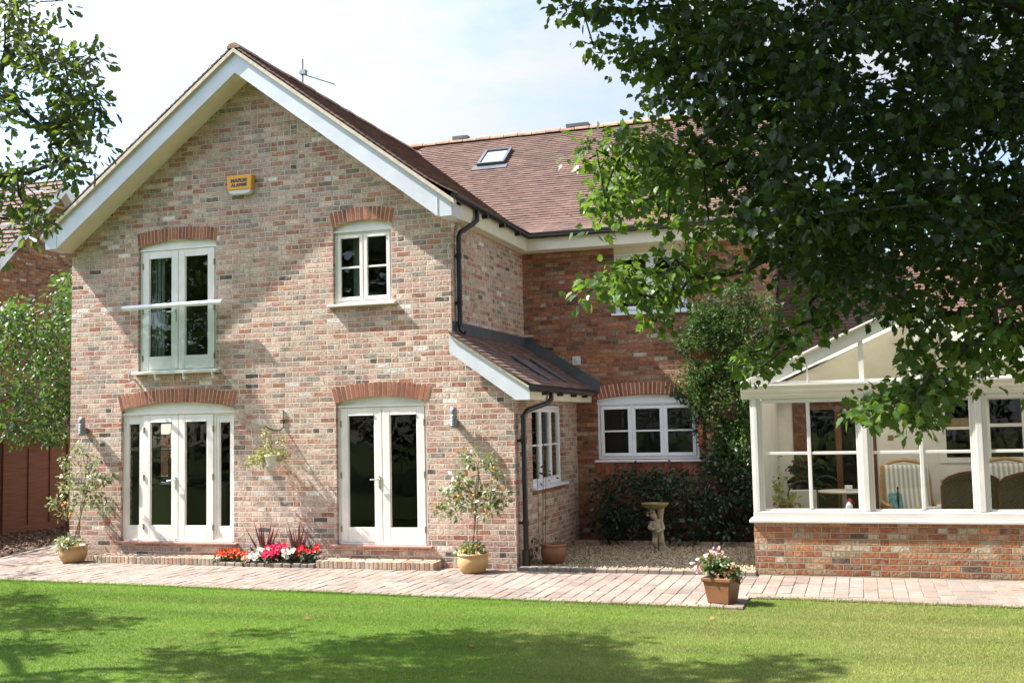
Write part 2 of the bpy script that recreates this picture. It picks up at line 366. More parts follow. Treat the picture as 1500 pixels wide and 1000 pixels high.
mm = q.n('ShaderNodeMixShader', {0: .4, 1: q.b.outputs[0], 2: t_.outputs[0]}); q.t.links.new(mm.outputs[0], q.out.inputs[0]); MT['consroof'] = q.m
# lawn: blades and the sheet under them share one colour field (greener left, drier right and towards the front)
def lawnmat(name, blade):
    q = NT(name); P_ = q.xyz(q.pos()); n1 = q.noise(.55, 4); n2 = q.noise(4.5, 4)
    dry = q.m_('ADD', q.m_('ADD', q.rng_(P_[0], 7.6, 12., .0, .55), q.m_('MULTIPLY', q.m_('SUBTRACT', n1, .5), 1.1)), q.m_('MULTIPLY', q.m_('SUBTRACT', n2, .5), .7))
    dry = q.rng_(dry, .0, .75, 0, 1)
    c = q.mix(dry, (.145, .27, .02), (.29, .285, .088))
    stripe = q.rng_(q.noise(1, 3, q.n('ShaderNodeCombineXYZ', {0: q.m_('MULTIPLY', P_[0], .15), 1: q.m_('MULTIPLY', P_[1], 1.7), 2: 0.}).outputs[0]), .3, .7, .76, 1.24)
    f = stripe
    if blade: f = q.m_('MULTIPLY', f, q.rng_(q.isl(), 0, 1, .7, 1.28))
    c = q.mix(1., c, q.n('ShaderNodeCombineColor', {0: f, 1: f, 2: f}).outputs[0], 'MULTIPLY')
    q.p(Base_Color=c if blade else q.mix(.55, q.mix(1., c, (.62, .62, .62), 'MULTIPLY'), (.05, .055, .015)), Roughness=.6 if blade else .95); q.b.inputs['Specular IOR Level'].default_value = .25  # sheet colour darkened to stand for the shade among the blades
    if blade:
        t = q.n('ShaderNodeBsdfTranslucent', {0: c}); m = q.n('ShaderNodeMixShader', {0: .35, 1: q.b.outputs[0], 2: t.outputs[0]}); q.t.links.new(m.outputs[0], q.out.inputs[0])
    return q.m
MT['lawn'] = lawnmat('mown_lawn', False); MT['blade'] = lawnmat('grass_blades', True)
MT['paver'] = island('tumbled_paver', [(0, (0.2068, 0.1539, 0.1247)), (.3, (0.2552, 0.1838, 0.1462)), (.6, (0.2288, 0.1881, 0.1634)), (.85, (0.2728, 0.2180, 0.1763)), (1, (0.1848, 0.1539, 0.1333))], .9, 22, .18, .003, 90, big=1.1)
MT['sand'] = simple('jointing_sand', (.19, .155, .12), .95, .3, 30)
MT['gravel'] = simple('pea_gravel_bed', (.26, .20, .125), .95, .5, 70, bump=.02, bsc=60)
MT['pebble'] = island('pea_gravel', [(0, (.16, .11, .07)), (.3, (.34, .25, .15)), (.7, (.44, .35, .22)), (1, (.55, .48, .38))], .8, 60, .2)
MT['bark_chip'] = island('bark_chippings', [(0, (.05, .03, .018)), (.5, (.13, .075, .045)), (1, (.22, .14, .09))], .9, 60, .2)
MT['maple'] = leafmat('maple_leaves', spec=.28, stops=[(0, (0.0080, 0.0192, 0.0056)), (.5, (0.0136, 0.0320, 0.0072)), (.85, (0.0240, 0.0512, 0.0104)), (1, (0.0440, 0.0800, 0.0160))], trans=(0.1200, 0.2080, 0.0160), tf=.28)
MT['maplelit'] = leafmat('sunlit_maple_leaves', [(0, (0.0275, 0.0562, 0.0137)), (.5, (0.0562, 0.1100, 0.0225)), (1, (0.1063, 0.1625, 0.0350))], (0.2750, 0.4500, 0.0375), .36, spec=.35)  # brighter copy of the maple leaves; sunlight on these boughs is in the colour
MT['oak'] = leafmat('oak_leaves', [(0, (0.0264, 0.0516, 0.0168)), (.6, (0.0456, 0.0816, 0.0216)), (1, (0.1020, 0.1380, 0.0312))], (0.3000, 0.3960, 0.0420), .36)
MT['hedge'] = leafmat('pale_green_leaves', [(0, (.024, .055, .010)), (.6, (.048, .10, .016)), (1, (.09, .155, .03))], (.2, .34, .04), .34)
MT['climber'] = leafmat('small_climber_leaves', [(0, (.020, .050, .012)), (.6, (.042, .092, .02)), (1, (.085, .14, .04))], (.14, .24, .04), .32, .45, spec=.2)
MT['shrub'] = leafmat('dark_shrub_leaves', [(0, (.012, .026, .012)), (.6, (.022, .045, .018)), (1, (.045, .075, .03))], (.08, .14, .03), .25, .35)
MT['citrus'] = leafmat('pale_glossy_leaves', [(0, (.09, .13, .035)), (.5, (.19, .23, .085)), (.8, (.36, .38, .22)), (1, (.5, .5, .34))], (.3, .34, .1), .3, .3)
MT['orange'] = leafmat('orange_fruit', [(0, (.55, .20, .02)), (1, (.75, .38, .04))], (.7, .35, .03), .2)
MT['yellowfl'] = leafmat('yellow_flowers', [(0, (.65, .42, .05)), (1, (.8, .6, .15))], (.8, .5, .1), .3)
MT['trail'] = leafmat('lime_trailing_leaves', [(0, (.16, .19, .03)), (.6, (.32, .34, .09)), (1, (.5, .5, .22))], (.45, .45, .1), .35)
MT['bedleaf'] = leafmat('bedding_leaves', [(0, (.015, .035, .015)), (1, (.05, .09, .03))], (.1, .16, .03), .25)
MT['cord'] = leafmat('burgundy_blades', [(0, (.045, .014, .018)), (1, (.13, .045, .045))], (.3, .07, .06), .25, .3)
def petal(n, a, b): return leafmat(n, [(0, a), (1, b)], b, .3, .6, .2)
MT['fl_orange'] = petal('orange_red_petals', (.62, .06, .02), (.78, .13, .05)); MT['fl_red'] = petal('red_petals', (.62, .015, .03), (.8, .05, .06))
MT['fl_crimson'] = petal('crimson_petals', (.6, .02, .08), (.78, .06, .16)); MT['fl_white'] = petal('white_petals', (.78, .70, .62), (.85, .8, .74))
MT['fl_pink'] = petal('pink_petals', (.75, .35, .38), (.85, .62, .6)); MT['fl_peach'] = petal('peach_petals', (.8, .38, .25), (.85, .55, .42))
MT['dryleaf'] = leafmat('dry_leaf', [(0, (.22, .10, .035)), (1, (.32, .17, .06))], (.4, .2, .05), .2, .8)

# leaf templates: blade along +y, width x, normal z
def fan(pts, fold=.26):
    v = [(0, .02, 0)]+[(x, y, abs(x)*fold-.24*y*y-.25*x*x) for x, y in pts]
    return v, [(0, i, i+1) for i in range(1, len(pts))]
MAPLE = fan([(.03, 0), (.30, .0), (.31, .15), (.52, .30), (.37, .42), (.40, .64), (.23, .66), (0, 1.0), (-.23, .66), (-.40, .64), (-.37, .42), (-.52, .30), (-.31, .15), (-.30, .0), (-.03, 0)])
OAK = fan([(.02, 0), (.10, .18), (.20, .30), (.14, .42), (.28, .60), (.18, .72), (.20, .86), (0, 1), (-.20, .86), (-.18, .72), (-.28, .60), (-.14, .42), (-.20, .30), (-.10, .18), (-.02, 0)])
OVAL = ([(0, 0, 0), (.26, .35, .06), (.2, .72, .03), (0, 1, -.1), (-.2, .72, .03), (-.26, .35, .06), (0, .5, -.02)], [(0, 1, 6), (1, 2, 6), (2, 3, 6), (3, 4, 6), (4, 5, 6), (5, 0, 6)])
BLADE = ([(-.5, 0, 0), (.5, 0, 0), (0, 1, .15)], [(0, 1, 2)])
PETAL = ([(0, 0, 0), (.32, .3, .05), (.36, .75, .1), (0, .98, .04), (-.36, .75, .1), (-.32, .3, .05)], [(0, 1, 2, 3), (0, 3, 4, 5)])

def in_poly(u, v, poly):
    ins = np.zeros(len(u), bool); n = len(poly)
    for i in range(n):
        x0, y0 = poly[i]; x1, y1 = poly[(i+1) % n]
        c = ((y0 > v) != (y1 > v)) & (u < (x1-x0)*(v-y0)/((y1-y0) or 1e-9)+x0); ins ^= c
    return ins
def sample_poly(poly, n, w0, w1):
    p = np.array(poly); out = []
    while len(out) < n:
        u = rng.uniform(p[:, 0].min(), p[:, 0].max(), 400); v = rng.uniform(p[:, 1].min(), p[:, 1].max(), 400)
        k = in_poly(u, v, poly); out += [at_depth(a, b, rng.uniform(w0, w1)) for a, b in zip(u[k], v[k])]
    return out[:n]
def sample_line(pts, n, width, w0, w1):
    p = np.array(pts, float); out = []
    for i in range(n):
        t = (i+rng.uniform(0, 1))/n*(len(p)-1); k = min(int(t), len(p)-2); q_ = p[k]+(p[k+1]-p[k])*(t-k)
        q_ = q_+rng.normal(size=2)*width*.5; out.append(at_depth(q_[0], q_[1], w0+(w1-w0)*t/(len(p)-1)+rng.uniform(-.25, .25)))
    return out
def skeleton(trunk, targets, seg=.45, jit=.05, sag=.08, r_tip=.006, powr=.46, rmax=.3, sides=5):
    """limbs grown by joining every twig to the nearest limb that already exists; radii by the number of twigs carried"""
    nodes = [np.array(p, float) for p in trunk]; par = [-1]+list(range(len(trunk)-1)); top = nodes[-1]; rootd = [np.linalg.norm(n-nodes[0]) for n in nodes]
    for t in sorted(targets, key=lambda t: np.linalg.norm(t-top)):
        A = np.array(nodes); d = np.linalg.norm(A-t, axis=1); i = int(np.argmin(d+.06*np.array(rootd))); k = max(1, int(math.ceil(d[i]/seg))); s = nodes[i]; prev = i
        for j in range(1, k+1):
            f = j/k; q_ = s+(t-s)*f
            if j < k: q_ = q_+rng.normal(size=3)*jit*min(1, d[i]) + np.array([0, 0, sag*math.sin(math.pi*f)*min(1.5, d[i])])
            rootd.append(rootd[prev]+np.linalg.norm(q_-nodes[prev])); nodes.append(q_); par.append(prev); prev = len(nodes)-1
    cnt = np.zeros(len(nodes)); kids = np.zeros(len(nodes)); 
    for i in range(len(nodes)-1, 0, -1):
        if kids[i] == 0: cnt[i] += 1
        cnt[par[i]] += cnt[i]; kids[par[i]] += 1
    rad = np.minimum(rmax, r_tip*np.maximum(cnt, 1)**powr)
    mb = MB()
    for i in range(1, len(nodes)): mb.tube([nodes[par[i]], nodes[i]], [min(rad[par[i]], rad[i]*1.35), rad[i]], sides, cap=False)
    return mb
def foliage(name, mat, parent, tmpl, targets, per, radius, size, droop=.35, up=1., spread=.8, flat=1., outward=1., origin=None):
    T = np.repeat(np.array(targets), per, axis=0); n = len(T)
    off = rand_dirs(n)*(rng.uniform(0, 1, n)**.5*radius)[:, None]; off[:, 2] *= flat
    d = norm(off)*outward+rng.normal(size=(n, 3))*spread*.5; d[:, 2] -= droop
    nr = rng.normal(size=(n, 3))*spread; nr[:, 2] += up
    return inst_mesh(name, mat, parent, tmpl[0], tmpl[1], frames(d, nr, size*rng.uniform(.5, 1.3, n)), T+off, True, origin)

# ------------------------------------------------------------------ ground
def sheet(name, poly, z, mat):
    mb = MB(); tri = tessellate_polygon([[Vector((a, b, 0)) for a, b in poly]]); mb.add([(a, b, z) for a, b in poly], [tuple(t) for t in tri])
    return struct(mb.build(name, mat))
sheet('lawn', [(-90, -120), (120, -120), (120, 160), (-90, 160)], -.02, MT['lawn'])
def yfront(x): return np.where(x < 10.72, -2.08-.0395*(x-.6), -1.73-.05*(x-10.7))
PATH = [(-2.9, float(yfront(-2.9))), (10.72, float(yfront(10.7))), (10.72, -1.75), (19, -2.15), (19, .05), (-.02, .05), (-.02, 10), (-2.5, 10), (-1.33, 0)]
path = sheet('patio_path', PATH, -.0075, MT['sand'])
bw = .005
PV = [(-.5, -.5, -1), (.5, -.5, -1), (.5, .5, -1), (-.5, .5, -1), (-.5, -.5, -.085), (.5, -.5, -.085), (.5, .5, -.085), (-.5, .5, -.085), (-.475, -.475, 0), (.475, -.475, 0), (.475, .475, 0), (-.475, .475, 0)]
PF = [(0, 1, 5, 4), (1, 2, 6, 5), (2, 3, 7, 6), (3, 0, 4, 7), (4, 5, 9, 8), (5, 6, 10, 9), (6, 7, 11, 10), (7, 4, 8, 11), (8, 9, 10, 11)]
def pavers(cells):
    c = np.array(cells); n = len(c); Mx = np.zeros((n, 3, 3)); a = rng.normal(0, .012, n)
    Mx[:, 0, 0] = c[:, 2]*np.cos(a); Mx[:, 1, 0] = c[:, 2]*np.sin(a); Mx[:, 0, 1] = -c[:, 3]*np.sin(a); Mx[:, 1, 1] = c[:, 3]*np.cos(a); Mx[:, 2, 2] = .07
    Mx[:, 2, 0] = rng.normal(0, .0025, n); Mx[:, 2, 1] = rng.normal(0, .0025, n)
    return Mx, np.column_stack([c[:, 0], c[:, 1], c[:, 4]+rng.normal(0, .0018, n)])
cells = []; x = -2.6
while x < 18:
    w = .158; xc = x+w/2; yf = float(yfront(xc))+.115; y = yf+rng.uniform(.0, .3); ye = (9 if xc < -.06 else -.015 if xc < 7.43 else -.12 if xc < 10.6 else -.0)
    xl = lambda yy: -1.33-.28*yy
    cells.append((xc, (yf+y)/2, w-.006, max(.05, y-yf-.02), 0)) if y-yf > .05 else None
    while y < ye-.05:
        l = min(rng.choice([.16, .21, .26, .32]), ye-y)
        if xc > xl(y)+.12: cells.append((xc, y+l/2, w-.006, l-.012, 0))
        y += l
    x += w
x = -2.5
while x < 18:                                    # edging course along the lawn
    w = rng.uniform(.115, .175)
    if not (10.62 < x < 10.74): cells.append((x+w/2, float(yfront(x+w/2))+.055, w-.01, .11, .004))
    x += w
for k in range(6): cells.append((10.665, -2.46+.06+k*.118, .105, .108, .004))
for yy in np.arange(0, 8, .15): cells.append((-1.33-.28*yy+.05, yy, .10, .14, .004))
Mx, T = pavers(cells); struct(inst_mesh('paving_blocks', MT['paver'], None, PV, PF, Mx, T))
cells = []; x = 7.46
while x < 10.56:                                 # kerb row before the gravel
    w = rng.uniform(.13, .17); cells.append((x+w/2, -.02, w-.01, .15, .045)); x += w
Mx, T = pavers(cells); struct(inst_mesh('kerb', MT['paver'], None, PV, PF, Mx, T))
sheet('gravel', [(7.43, .05), (10.64, .05), (10.64, 3.0), (7.43, 3.0)], .012, MT['gravel'])
mb = MB(); x = 7.45
while x < 10.6:
    w = rng.uniform(.2, .3); mb.box(x, x+w-.01, 2.98, 3.06, -.02, .075); x += w
struct(mb.build('kerb', MT['stepbrick'], bevel=.008))
sheet('soil_bed', [(7.43, 3.0), (10.64, 3.0), (10.64, 3.45), (7.43, 3.45)], .02, MT['soil'])
n = 8000; Tp = np.column_stack([rng.uniform(7.45, 10.62, n), rng.uniform(.07, 2.97, n), rng.uniform(.008, .028, n)])
OCT = ([(1, 0, 0), (-1, 0, 0), (0, 1, 0), (0, -1, 0), (0, 0, .7), (0, 0, -.7)], [(0, 2, 4), (2, 1, 4), (1, 3, 4), (3, 0, 4), (2, 0, 5), (1, 2, 5), (3, 1, 5), (0, 3, 5)])
g = inst_mesh('gravel_stones', MT['pebble'], None, OCT[0], OCT[1], frames(rand_dirs(n), rand_dirs(n), rng.uniform(.009, .019, n)), Tp, True)
g['kind'] = 'stuff'; g['label'] = 'loose tan pea gravel beside the birdbath'
sheet('soil_bed', [(-4.25, -3), (-.5, -3), (-1.33, 0), (-2.5, 9), (-4.25, 9)], .0, MT['soil'])
n = 9000; Tp = np.column_stack([rng.uniform(-4.2, -1.35, n), rng.uniform(0, 6, n), rng.uniform(.0, .025, n)]); Tp = Tp[Tp[:, 0] < -1.38-.28*Tp[:, 1]+.0*Tp[:, 1]]; n = len(Tp)
g = inst_mesh('bark_mulch', MT['bark_chip'], None, OVAL[0], OVAL[1], frames(rand_dirs(n)*[1, 1, .3], rand_dirs(n)+[0, 0, 1], rng.uniform(.03, .075, n)), Tp)
g['kind'] = 'stuff'; g['label'] = 'bark mulch along the foot of the fence'
# mown grass
n = 900000; gx = rng.uniform(-2.2, 17.5, n); gy = rng.uniform(-8.4, -1.6, n)
k = (gy < yfront(gx)-.008+.014*np.sin(gx*3.1)*np.sin(gx*7.7+1)) & ~((gx > 10.60) & (gx < 10.74) & (gy > -2.5)); gx, gy = gx[k], gy[k]
u, v, w = proj(np.column_stack([gx, gy, np.full(len(gx), -.02)])); k = (u > -420) & (u < 1950) & (v < 1130); gx, gy = gx[k], gy[k]; n = len(gx)
d = np.column_stack([rng.normal(0, .55, n), rng.normal(0, .55, n), np.ones(n)])
g = inst_mesh('lawn_grass', MT['blade'], None, BLADE[0], BLADE[1], frames(d, rng.normal(size=(n, 3))*[1, 1, .1], rng.uniform(.014, .03, n), rng.uniform(.003, .0058, n)), np.column_stack([gx, gy, np.full(n, -.022)]))
g['kind'] = 'stuff'; g['label'] = 'short mown lawn grass in front of the paved path'
# longer grass tufts along the paving edge
n = 7000; gx = rng.uniform(-1, 16.5, n); gx = gx[(gx < 10.55) | (gx > 10.8)]; n = len(gx); gy = yfront(gx)-rng.uniform(-.012, .05, n)+.03*np.maximum(0, np.sin(gx*5.3)*np.sin(gx*13.1+2))**2
d = np.column_stack([rng.normal(0, .5, n), rng.normal(0, .5, n)+.1, np.ones(n)])
g = inst_mesh('edge_grass', MT['blade'], None, BLADE[0], BLADE[1], frames(d, rng.normal(size=(n, 3))*[1, 1, .1], rng.uniform(.04, .07, n), rng.uniform(.004, .007, n)), np.column_stack([gx, gy, np.full(n, -.022)]))
g['kind'] = 'stuff'; g['label'] = 'slightly longer grass fringe along the paving edge'

# ------------------------------------------------------------------ walls with openings
def arch_pts(x0, x1, zs, zm, n=14):
    return [(x0+(x1-x0)*i/n, zs+(zm-zs)*(1-(2*i/n-1)**2)) for i in range(n+1)]
def opening(x0, x1, z0, zs, zm=None):
    if zm is None: return [(x0, z0), (x1, z0), (x1, zs), (x0, zs)]
    return [(x0, z0), (x1, z0)]+arch_pts(x0, x1, zs, zm)[::-1]
def wall(name, outline, holes, mp, mats, parent, depth=.11, back=.28):
    mb = MB(); L = [[Vector((a, b, 0)) for a, b in p] for p in [outline]+holes]; flat = [p for l in L for p in l]
    tri = tessellate_polygon(L)
    for o_, mi in ((0, 0), (-back, 1)):
        mb.mi = mi; mb.add([mp(p.x, o_, p.y) for p in flat], [tuple(t) for t in tri])
    mb.mi = 0
    for h in holes:
        k = len(h); mb.add([mp(a, 0, b) for a, b in h]+[mp(a, -back, b) for a, b in h], [(i, (i+1) % k, k+(i+1) % k, k+i) for i in range(k)])
    return mb.build(name, mats, parent)
def arch(parent, mp, x0, x1, zs, zm, h=.21, n=20, splay=.06):
    mb = MB(); n = n | 1; j = .13
    top = lambda t: (x0-splay+(x1-x0+2*splay)*t, zs+h+(zm+h-.01-zs-h)*(1-(2*t-1)**2))
    bot = lambda t: (x0+(x1-x0)*t, zs+(zm-zs)*(1-(2*t-1)**2))
    mb.mi = 1
    for i in range(n):
        a, b = i/n, (i+1)/n; mb.prism([bot(a), bot(b), top(b), top(a)], .0025, -.03, mp)
    mb.mi = 0
    for i in range(n):
        a, b = (i+j)/n, (i+1-j)/n; e = random.uniform(.006, .010); mb.prism([bot(a), bot(b), top(b), top(a)], e, -.02, mp)
    return mb.build('brick_arch', [MT['arch'], MT['mortar']], parent)
def curved_head(parent, mp, x0, x1, z0, zs, zm, o0=-.055, o1=-.10, mat=None):
    mb = MB(); mb.prism([(x0, z0), (x1, z0)]+arch_pts(x0, x1, zs, zm)[::-1], o0, o1, mp); mb.box(x0-.0, x1+.0, o1, -.028, z0-.012, z0+.014, mp)
    return mb.build('curved_head', mat or MT['cream'], parent)
def casement(parent, mp, x0, x1, z0, z1, lights, rows, o=-.045, mat=None, sill=(.05, .06), glassmat=None, label=None):
    mat = mat or MT['cream']; mb = MB(); f = .042
    def fr(a, b, c, d, w, oo, th):
        mb.box(a, a+w, oo-th, oo, c, d, mp); mb.box(b-w, b, oo-th, oo, c, d, mp); mb.box(a+w, b-w, oo-th, oo-.0007, c, c+w, mp); mb.box(a+w, b-w, oo-th, oo-.0007, d-w, d, mp)
    fr(x0, x1, z0, z1, f, o-.012, .06); w = (x1-x0-f*2)/lights; g = MB()
    for i in range(lights):
        a = x0+f+i*w; b = a+w
        if i: mb.box(a-.018, a+.018, o-.07, o-.013, z0+f, z1-f, mp)
        a += .008; b -= .008; c, d = z0+f+.006, z1-f-.006
        fr(a, b, c, d, .055, o, .045)
        for r in range(1, rows):
            zz = c+.055+(d-c-.11)*r/rows; mb.box(a+.055, b-.055, o-.035, o-.008, zz-.014, zz+.014, mp)
        mb.box(a+.07, b-.07, o-.02, o+.014, d-.052, d-.036, mp)        # weather bar on the top rail
        g.add([mp(a+.04, o-.028, c+.04), mp(b-.04, o-.028, c+.04), mp(b-.04, o-.028, d-.04), mp(a+.04, o-.028, d-.04)], [(0, 1, 2, 3)])
    wd = mb.build('window', mat, parent, bevel=.004)
    if label: wd['label'] = label
    g.build('pane', glassmat or (MT['glass'] if z0 > 3 else MT['glass_door']), wd)
    if sill:
        s = MB(); s.prism([(-.09, 0), (sill[1], -.012), (sill[1], -.045), (-.09, -.045)], x0-sill[0], x1+sill[0], lambda a, b, c: mp(b, a, z0+c)); s.build('sill', mat, wd, bevel=.006)
    return wd
def french_door(parent, mp, x0, x1, z0, z1, xl, xr, hx):
    """frame with fixed side lights where xl/xr leave room, two leaves, handle on the meeting stile hx"""
    o = -.05; mb = MB(); f = .045
    mb.box(x0, x0+f, o-.08, o, z0, z1, mp); mb.box(x1-f, x1, o-.08, o, z0, z1, mp); mb.box(x0+f, x1-f, o-.08, o-.001, z1-f, z1, mp); mb.box(x0+f, x1-f, o-.09, o+.02, z0, z0+.03, mp)
    g = MB(); bot = .21
    def panel(m, a, b, c, d, st, oo):
        m.box(a, a+st, oo-.05, oo, c, d, mp); m.box(b-st, b, oo-.05, oo, c, d, mp); m.box(a+st, b-st, oo-.05, oo-.001, c, c+bot, mp); m.box(a+st, b-st, oo-.05, oo-.001, d-.105, d, mp)
        for (p_, q_, r_, s_) in ((a+st, a+st+.014, c+bot, d-.105), (b-st-.014, b-st, c+bot, d-.105)): m.box(p_, q_, oo-.03, oo-.012, r_, s_, mp)
        m.box(a+st+.01, b-st-.01, oo-.02, oo+.013, d-.112, d-.098, mp)
        return [mp(a+st-.01, oo-.03, c+bot-.01), mp(b-st+.01, oo-.03, c+bot-.01), mp(b-st+.01, oo-.03, d-.095), mp(a+st-.01, oo-.03, d-.095)]
    if xl-x0 > .1: g.add(panel(mb, x0+f, xl-.02, z0+.03, z1-f, .05, o-.008), [(0, 1, 2, 3)]); mb.box(xl-.021, xl+.02, o-.08, o-.0005, z0+.03, z1-f, mp)
    if x1-xr > .1: g.add(panel(mb, xr+.02, x1-f, z0+.03, z1-f, .05, o-.008), [(0, 1, 2, 3)]); mb.box(xr-.02, xr+.021, o-.08, o-.0005, z0+.03, z1-f, mp)
    dr = mb.build('french_door', MT['cream'], parent, bevel=.004)
    if g.v: build_parts(g, 'side_light', MT['glass_door'], dr)
    lo = xl+(.023 if xl-x0 > .1 else f-.02); hi = xr-(.023 if x1-xr > .1 else f-.02)
    for a, b in ((lo, hx-.004), (hx+.004, hi)):
        m = MB(); q_ = panel(m, a, b, z0+.035, z1-f+.02, .115, o+.012); m.build('door_leaf', MT['cream'], dr, bevel=.005); gg = MB(); gg.add(q_, [(0, 1, 2, 3)]); gg.build('pane', MT['glass'] if z0 > 2 else MT['glass_door'], dr)
    m = MB(); m.box(hx-.012, hx+.004, o+.05, o+.062, z0+.035, z1-f+.015, mp); m.build('meeting_bead', MT['cream'], dr) if False else None
    for xx in (lo+.004, hi-.004):
        for zz in (z0+.22, (z0+z1)/2, z1-.25):
            m = MB(); m.tube([mp(xx, o+.018, zz-.045), mp(xx, o+.018, zz+.045)], .011, 8); m.build('hinge', MT['brass'], dr)
    m = MB(); hz = z0+.93
    m.box(hx-.06, hx-.028, o+.01, o+.022, hz-.13, hz+.05, mp); m.tube([mp(hx-.044, o+.02, hz), mp(hx-.044, o+.055, hz), mp(hx-.06, o+.062, hz), mp(hx-.17, o+.062, hz-.004)], .011, 8); m.build('handle', MT['chrome'], dr, bevel=.002)
    return dr

# roof tiles: every tile its own small slab
TV = [(-.5, 0, 0), (.5, 0, 0), (.5, 1, 0), (-.5, 1, 0), (-.5, 0, 1), (.5, 0, 1), (.5, 1, 1), (-.5, 1, 1)]
TF = [(4, 5, 6, 7), (0, 1, 5, 4), (1, 2, 6, 5), (2, 3, 7, 6), (3, 0, 4, 7)]
def tiles(name, mat, parent, eave, along, up, width, length, gauge=.1, tw=.167, keep=None, sweep=0):
    e = np.array(eave, float); a = norm(np.array(along, float)); s = norm(np.array(up, float)); nn = np.cross(a, s); nn *= np.sign(nn[2])
    rows = int(length/gauge)+1; cols = int(width/tw)+1; T = []; Mm = []
    for r in range(rows):
        for c in range(-1, cols+1):
            x = (c+.5+.5*(r % 2))*tw; w = tw-.0015; lo, hi = x-w/2, x+w/2; lo = max(lo, 0); hi = min(hi, width)
            if hi-lo < .03: continue
            x = (lo+hi)/2; w = hi-lo
            P = e+a*x+s*(r*gauge)+nn*(.02+random.gauss(0, .0009)); 
            if sweep and r < 6: P = P+nn*sweep*(1-r/6)**2
            if keep is not None and not keep(P): continue
            tl = -.13+random.gauss(0, .012); sd = s+nn*tl; ad = a+nn*random.gauss(0, .005)
            ln = min(.165, length-r*gauge+.02)
            Mm.append(np.stack([ad*w, sd*ln, nn*.017], 1)); T.append(P)
    return inst_mesh(name, mat, parent, TV, TF, np.array(Mm), np.array(T))
def gutter(parent, pts, r=.055):
    m = MB(); m.tube(pts, r, 10); m.build('gutter', MT['black'], parent)
def ridge(parent, a, b, r=.11, name='ridge_tiles'):
    a, b = np.array(a, float), np.array(b, float); L = np.linalg.norm(b-a); d = (b-a)/L; s = norm(np.cross(d, [0, 0, 1])); m = MB(); n = int(L/.3)
    for i in range(n):
        p0, p1 = a+d*(L*i/n), a+d*(L*(i+1)/n-.012); k = 8; rr = r*(1+random.gauss(0, .02)); dz = random.gauss(0, .004)
        vs = [tuple(p+s*rr*math.cos(math.pi*j/k)+np.array([0, 0, rr*.75*math.sin(math.pi*j/k)+dz])) for p in (p0, p1) for j in range(k+1)]
        m.add(vs, [(j, j+1, k+2+j, k+1+j) for j in range(k)]+[tuple(range(k+1)), tuple(range(k+1, 2*k+2))[::-1]], False)
    return m.build(name, MT['ridge'], parent)

# ------------------------------------------------------------------ the house
XG, XB, D = 6.53, 7.43, 3.45; XR = 10.68; YB = 10.35; AX = 3.265
H = thing('brick_house', 'two storey buff brick house with a front gable, French doors and a brown tiled roof', 'house')
F0, FD = front(0), front(D)
holes = [opening(.965, 2.99, .27, 2.32, 2.42), opening(4.70, 6.13, .27, 2.33, 2.42), opening(1.27, 2.68, 2.87, 4.88, 4.95), opening(4.67, 5.62, 3.76, 4.935, 5.01)]
wall('gable_wall', [(0, -.1), (XB, -.1), (XB, 2.36), (XG, 3.0), (XG, 4.98), (AX, 7.44), (0, 4.98)], holes, F0, [MT['brick'], MT['room']], H)
wall('lean_to_side_wall', [(0, -.1), (D, -.1), (D, 2.42), (0, 2.42)], [opening(.84, 2.56, 1.05, 2.26)], side(XB), [MT['brick'], MT['room']], H)
wall('upper_side_wall', [(.0, 2.7), (D, 2.7), (D, 5.1), (.0, 5.1)], [], side(XG), [MT['brick'], MT['room']], H)
wall('rear_wing_wall', [(XG-1, -.1), (XR, -.1), (XR, 5.06), (XG-1, 5.06)], [opening(7.78, 9.47, 1.36, 2.36, 2.42), opening(8.13, 9.35, 3.79, 4.94)], FD, [MT['brick_red'], MT['room']], H)
wall('end_wall', [(D, -.1), (YB, -.1), (YB, 5.1), (6.9, 7.85), (D, 5.1)], [], side(XR), [MT['brick_red'], MT['room']], H)
wall('left_wall', [(-YB, -.1), (0, -.1), (0, 5.1), (-YB, 5.1)], [opening(-2.62, -1.95, 1.08, 2.22)], lambda u, o, z: (-o, -u, z), [MT['brick'], MT['room']], H)
wall('back_wall', [(0, -.1), (XR, -.1), (XR, 5.1), (0, 5.1)], [], lambda u, o, z: (u, YB+o, z), [MT['brick'], MT['room']], H)
LSH = lambda z: [(.29, .29), (XG-.3, .29), (XG-.3, D+.29), (XR-.29, D+.29), (XR-.29, YB-.3), (.29, YB-.3)]
flat = lambda u, o, z: (u, z, o)
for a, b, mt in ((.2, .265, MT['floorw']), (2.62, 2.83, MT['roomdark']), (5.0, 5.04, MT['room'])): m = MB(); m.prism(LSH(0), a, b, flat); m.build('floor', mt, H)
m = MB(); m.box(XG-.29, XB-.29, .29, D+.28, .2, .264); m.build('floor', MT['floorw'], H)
for a in ((.29, XR-.3, 4.6, 4.7, .266, 2.619), (.29, XR-.3, 4.6, 4.7, 2.831, 4.999), (3.6, 3.7, .30, 4.599, .266, 2.619), (3.6, 3.7, .30, 4.599, 2.831, 4.999)): m = MB(); m.box(*a); m.build('inner_wall', MT['roomdark'], H)
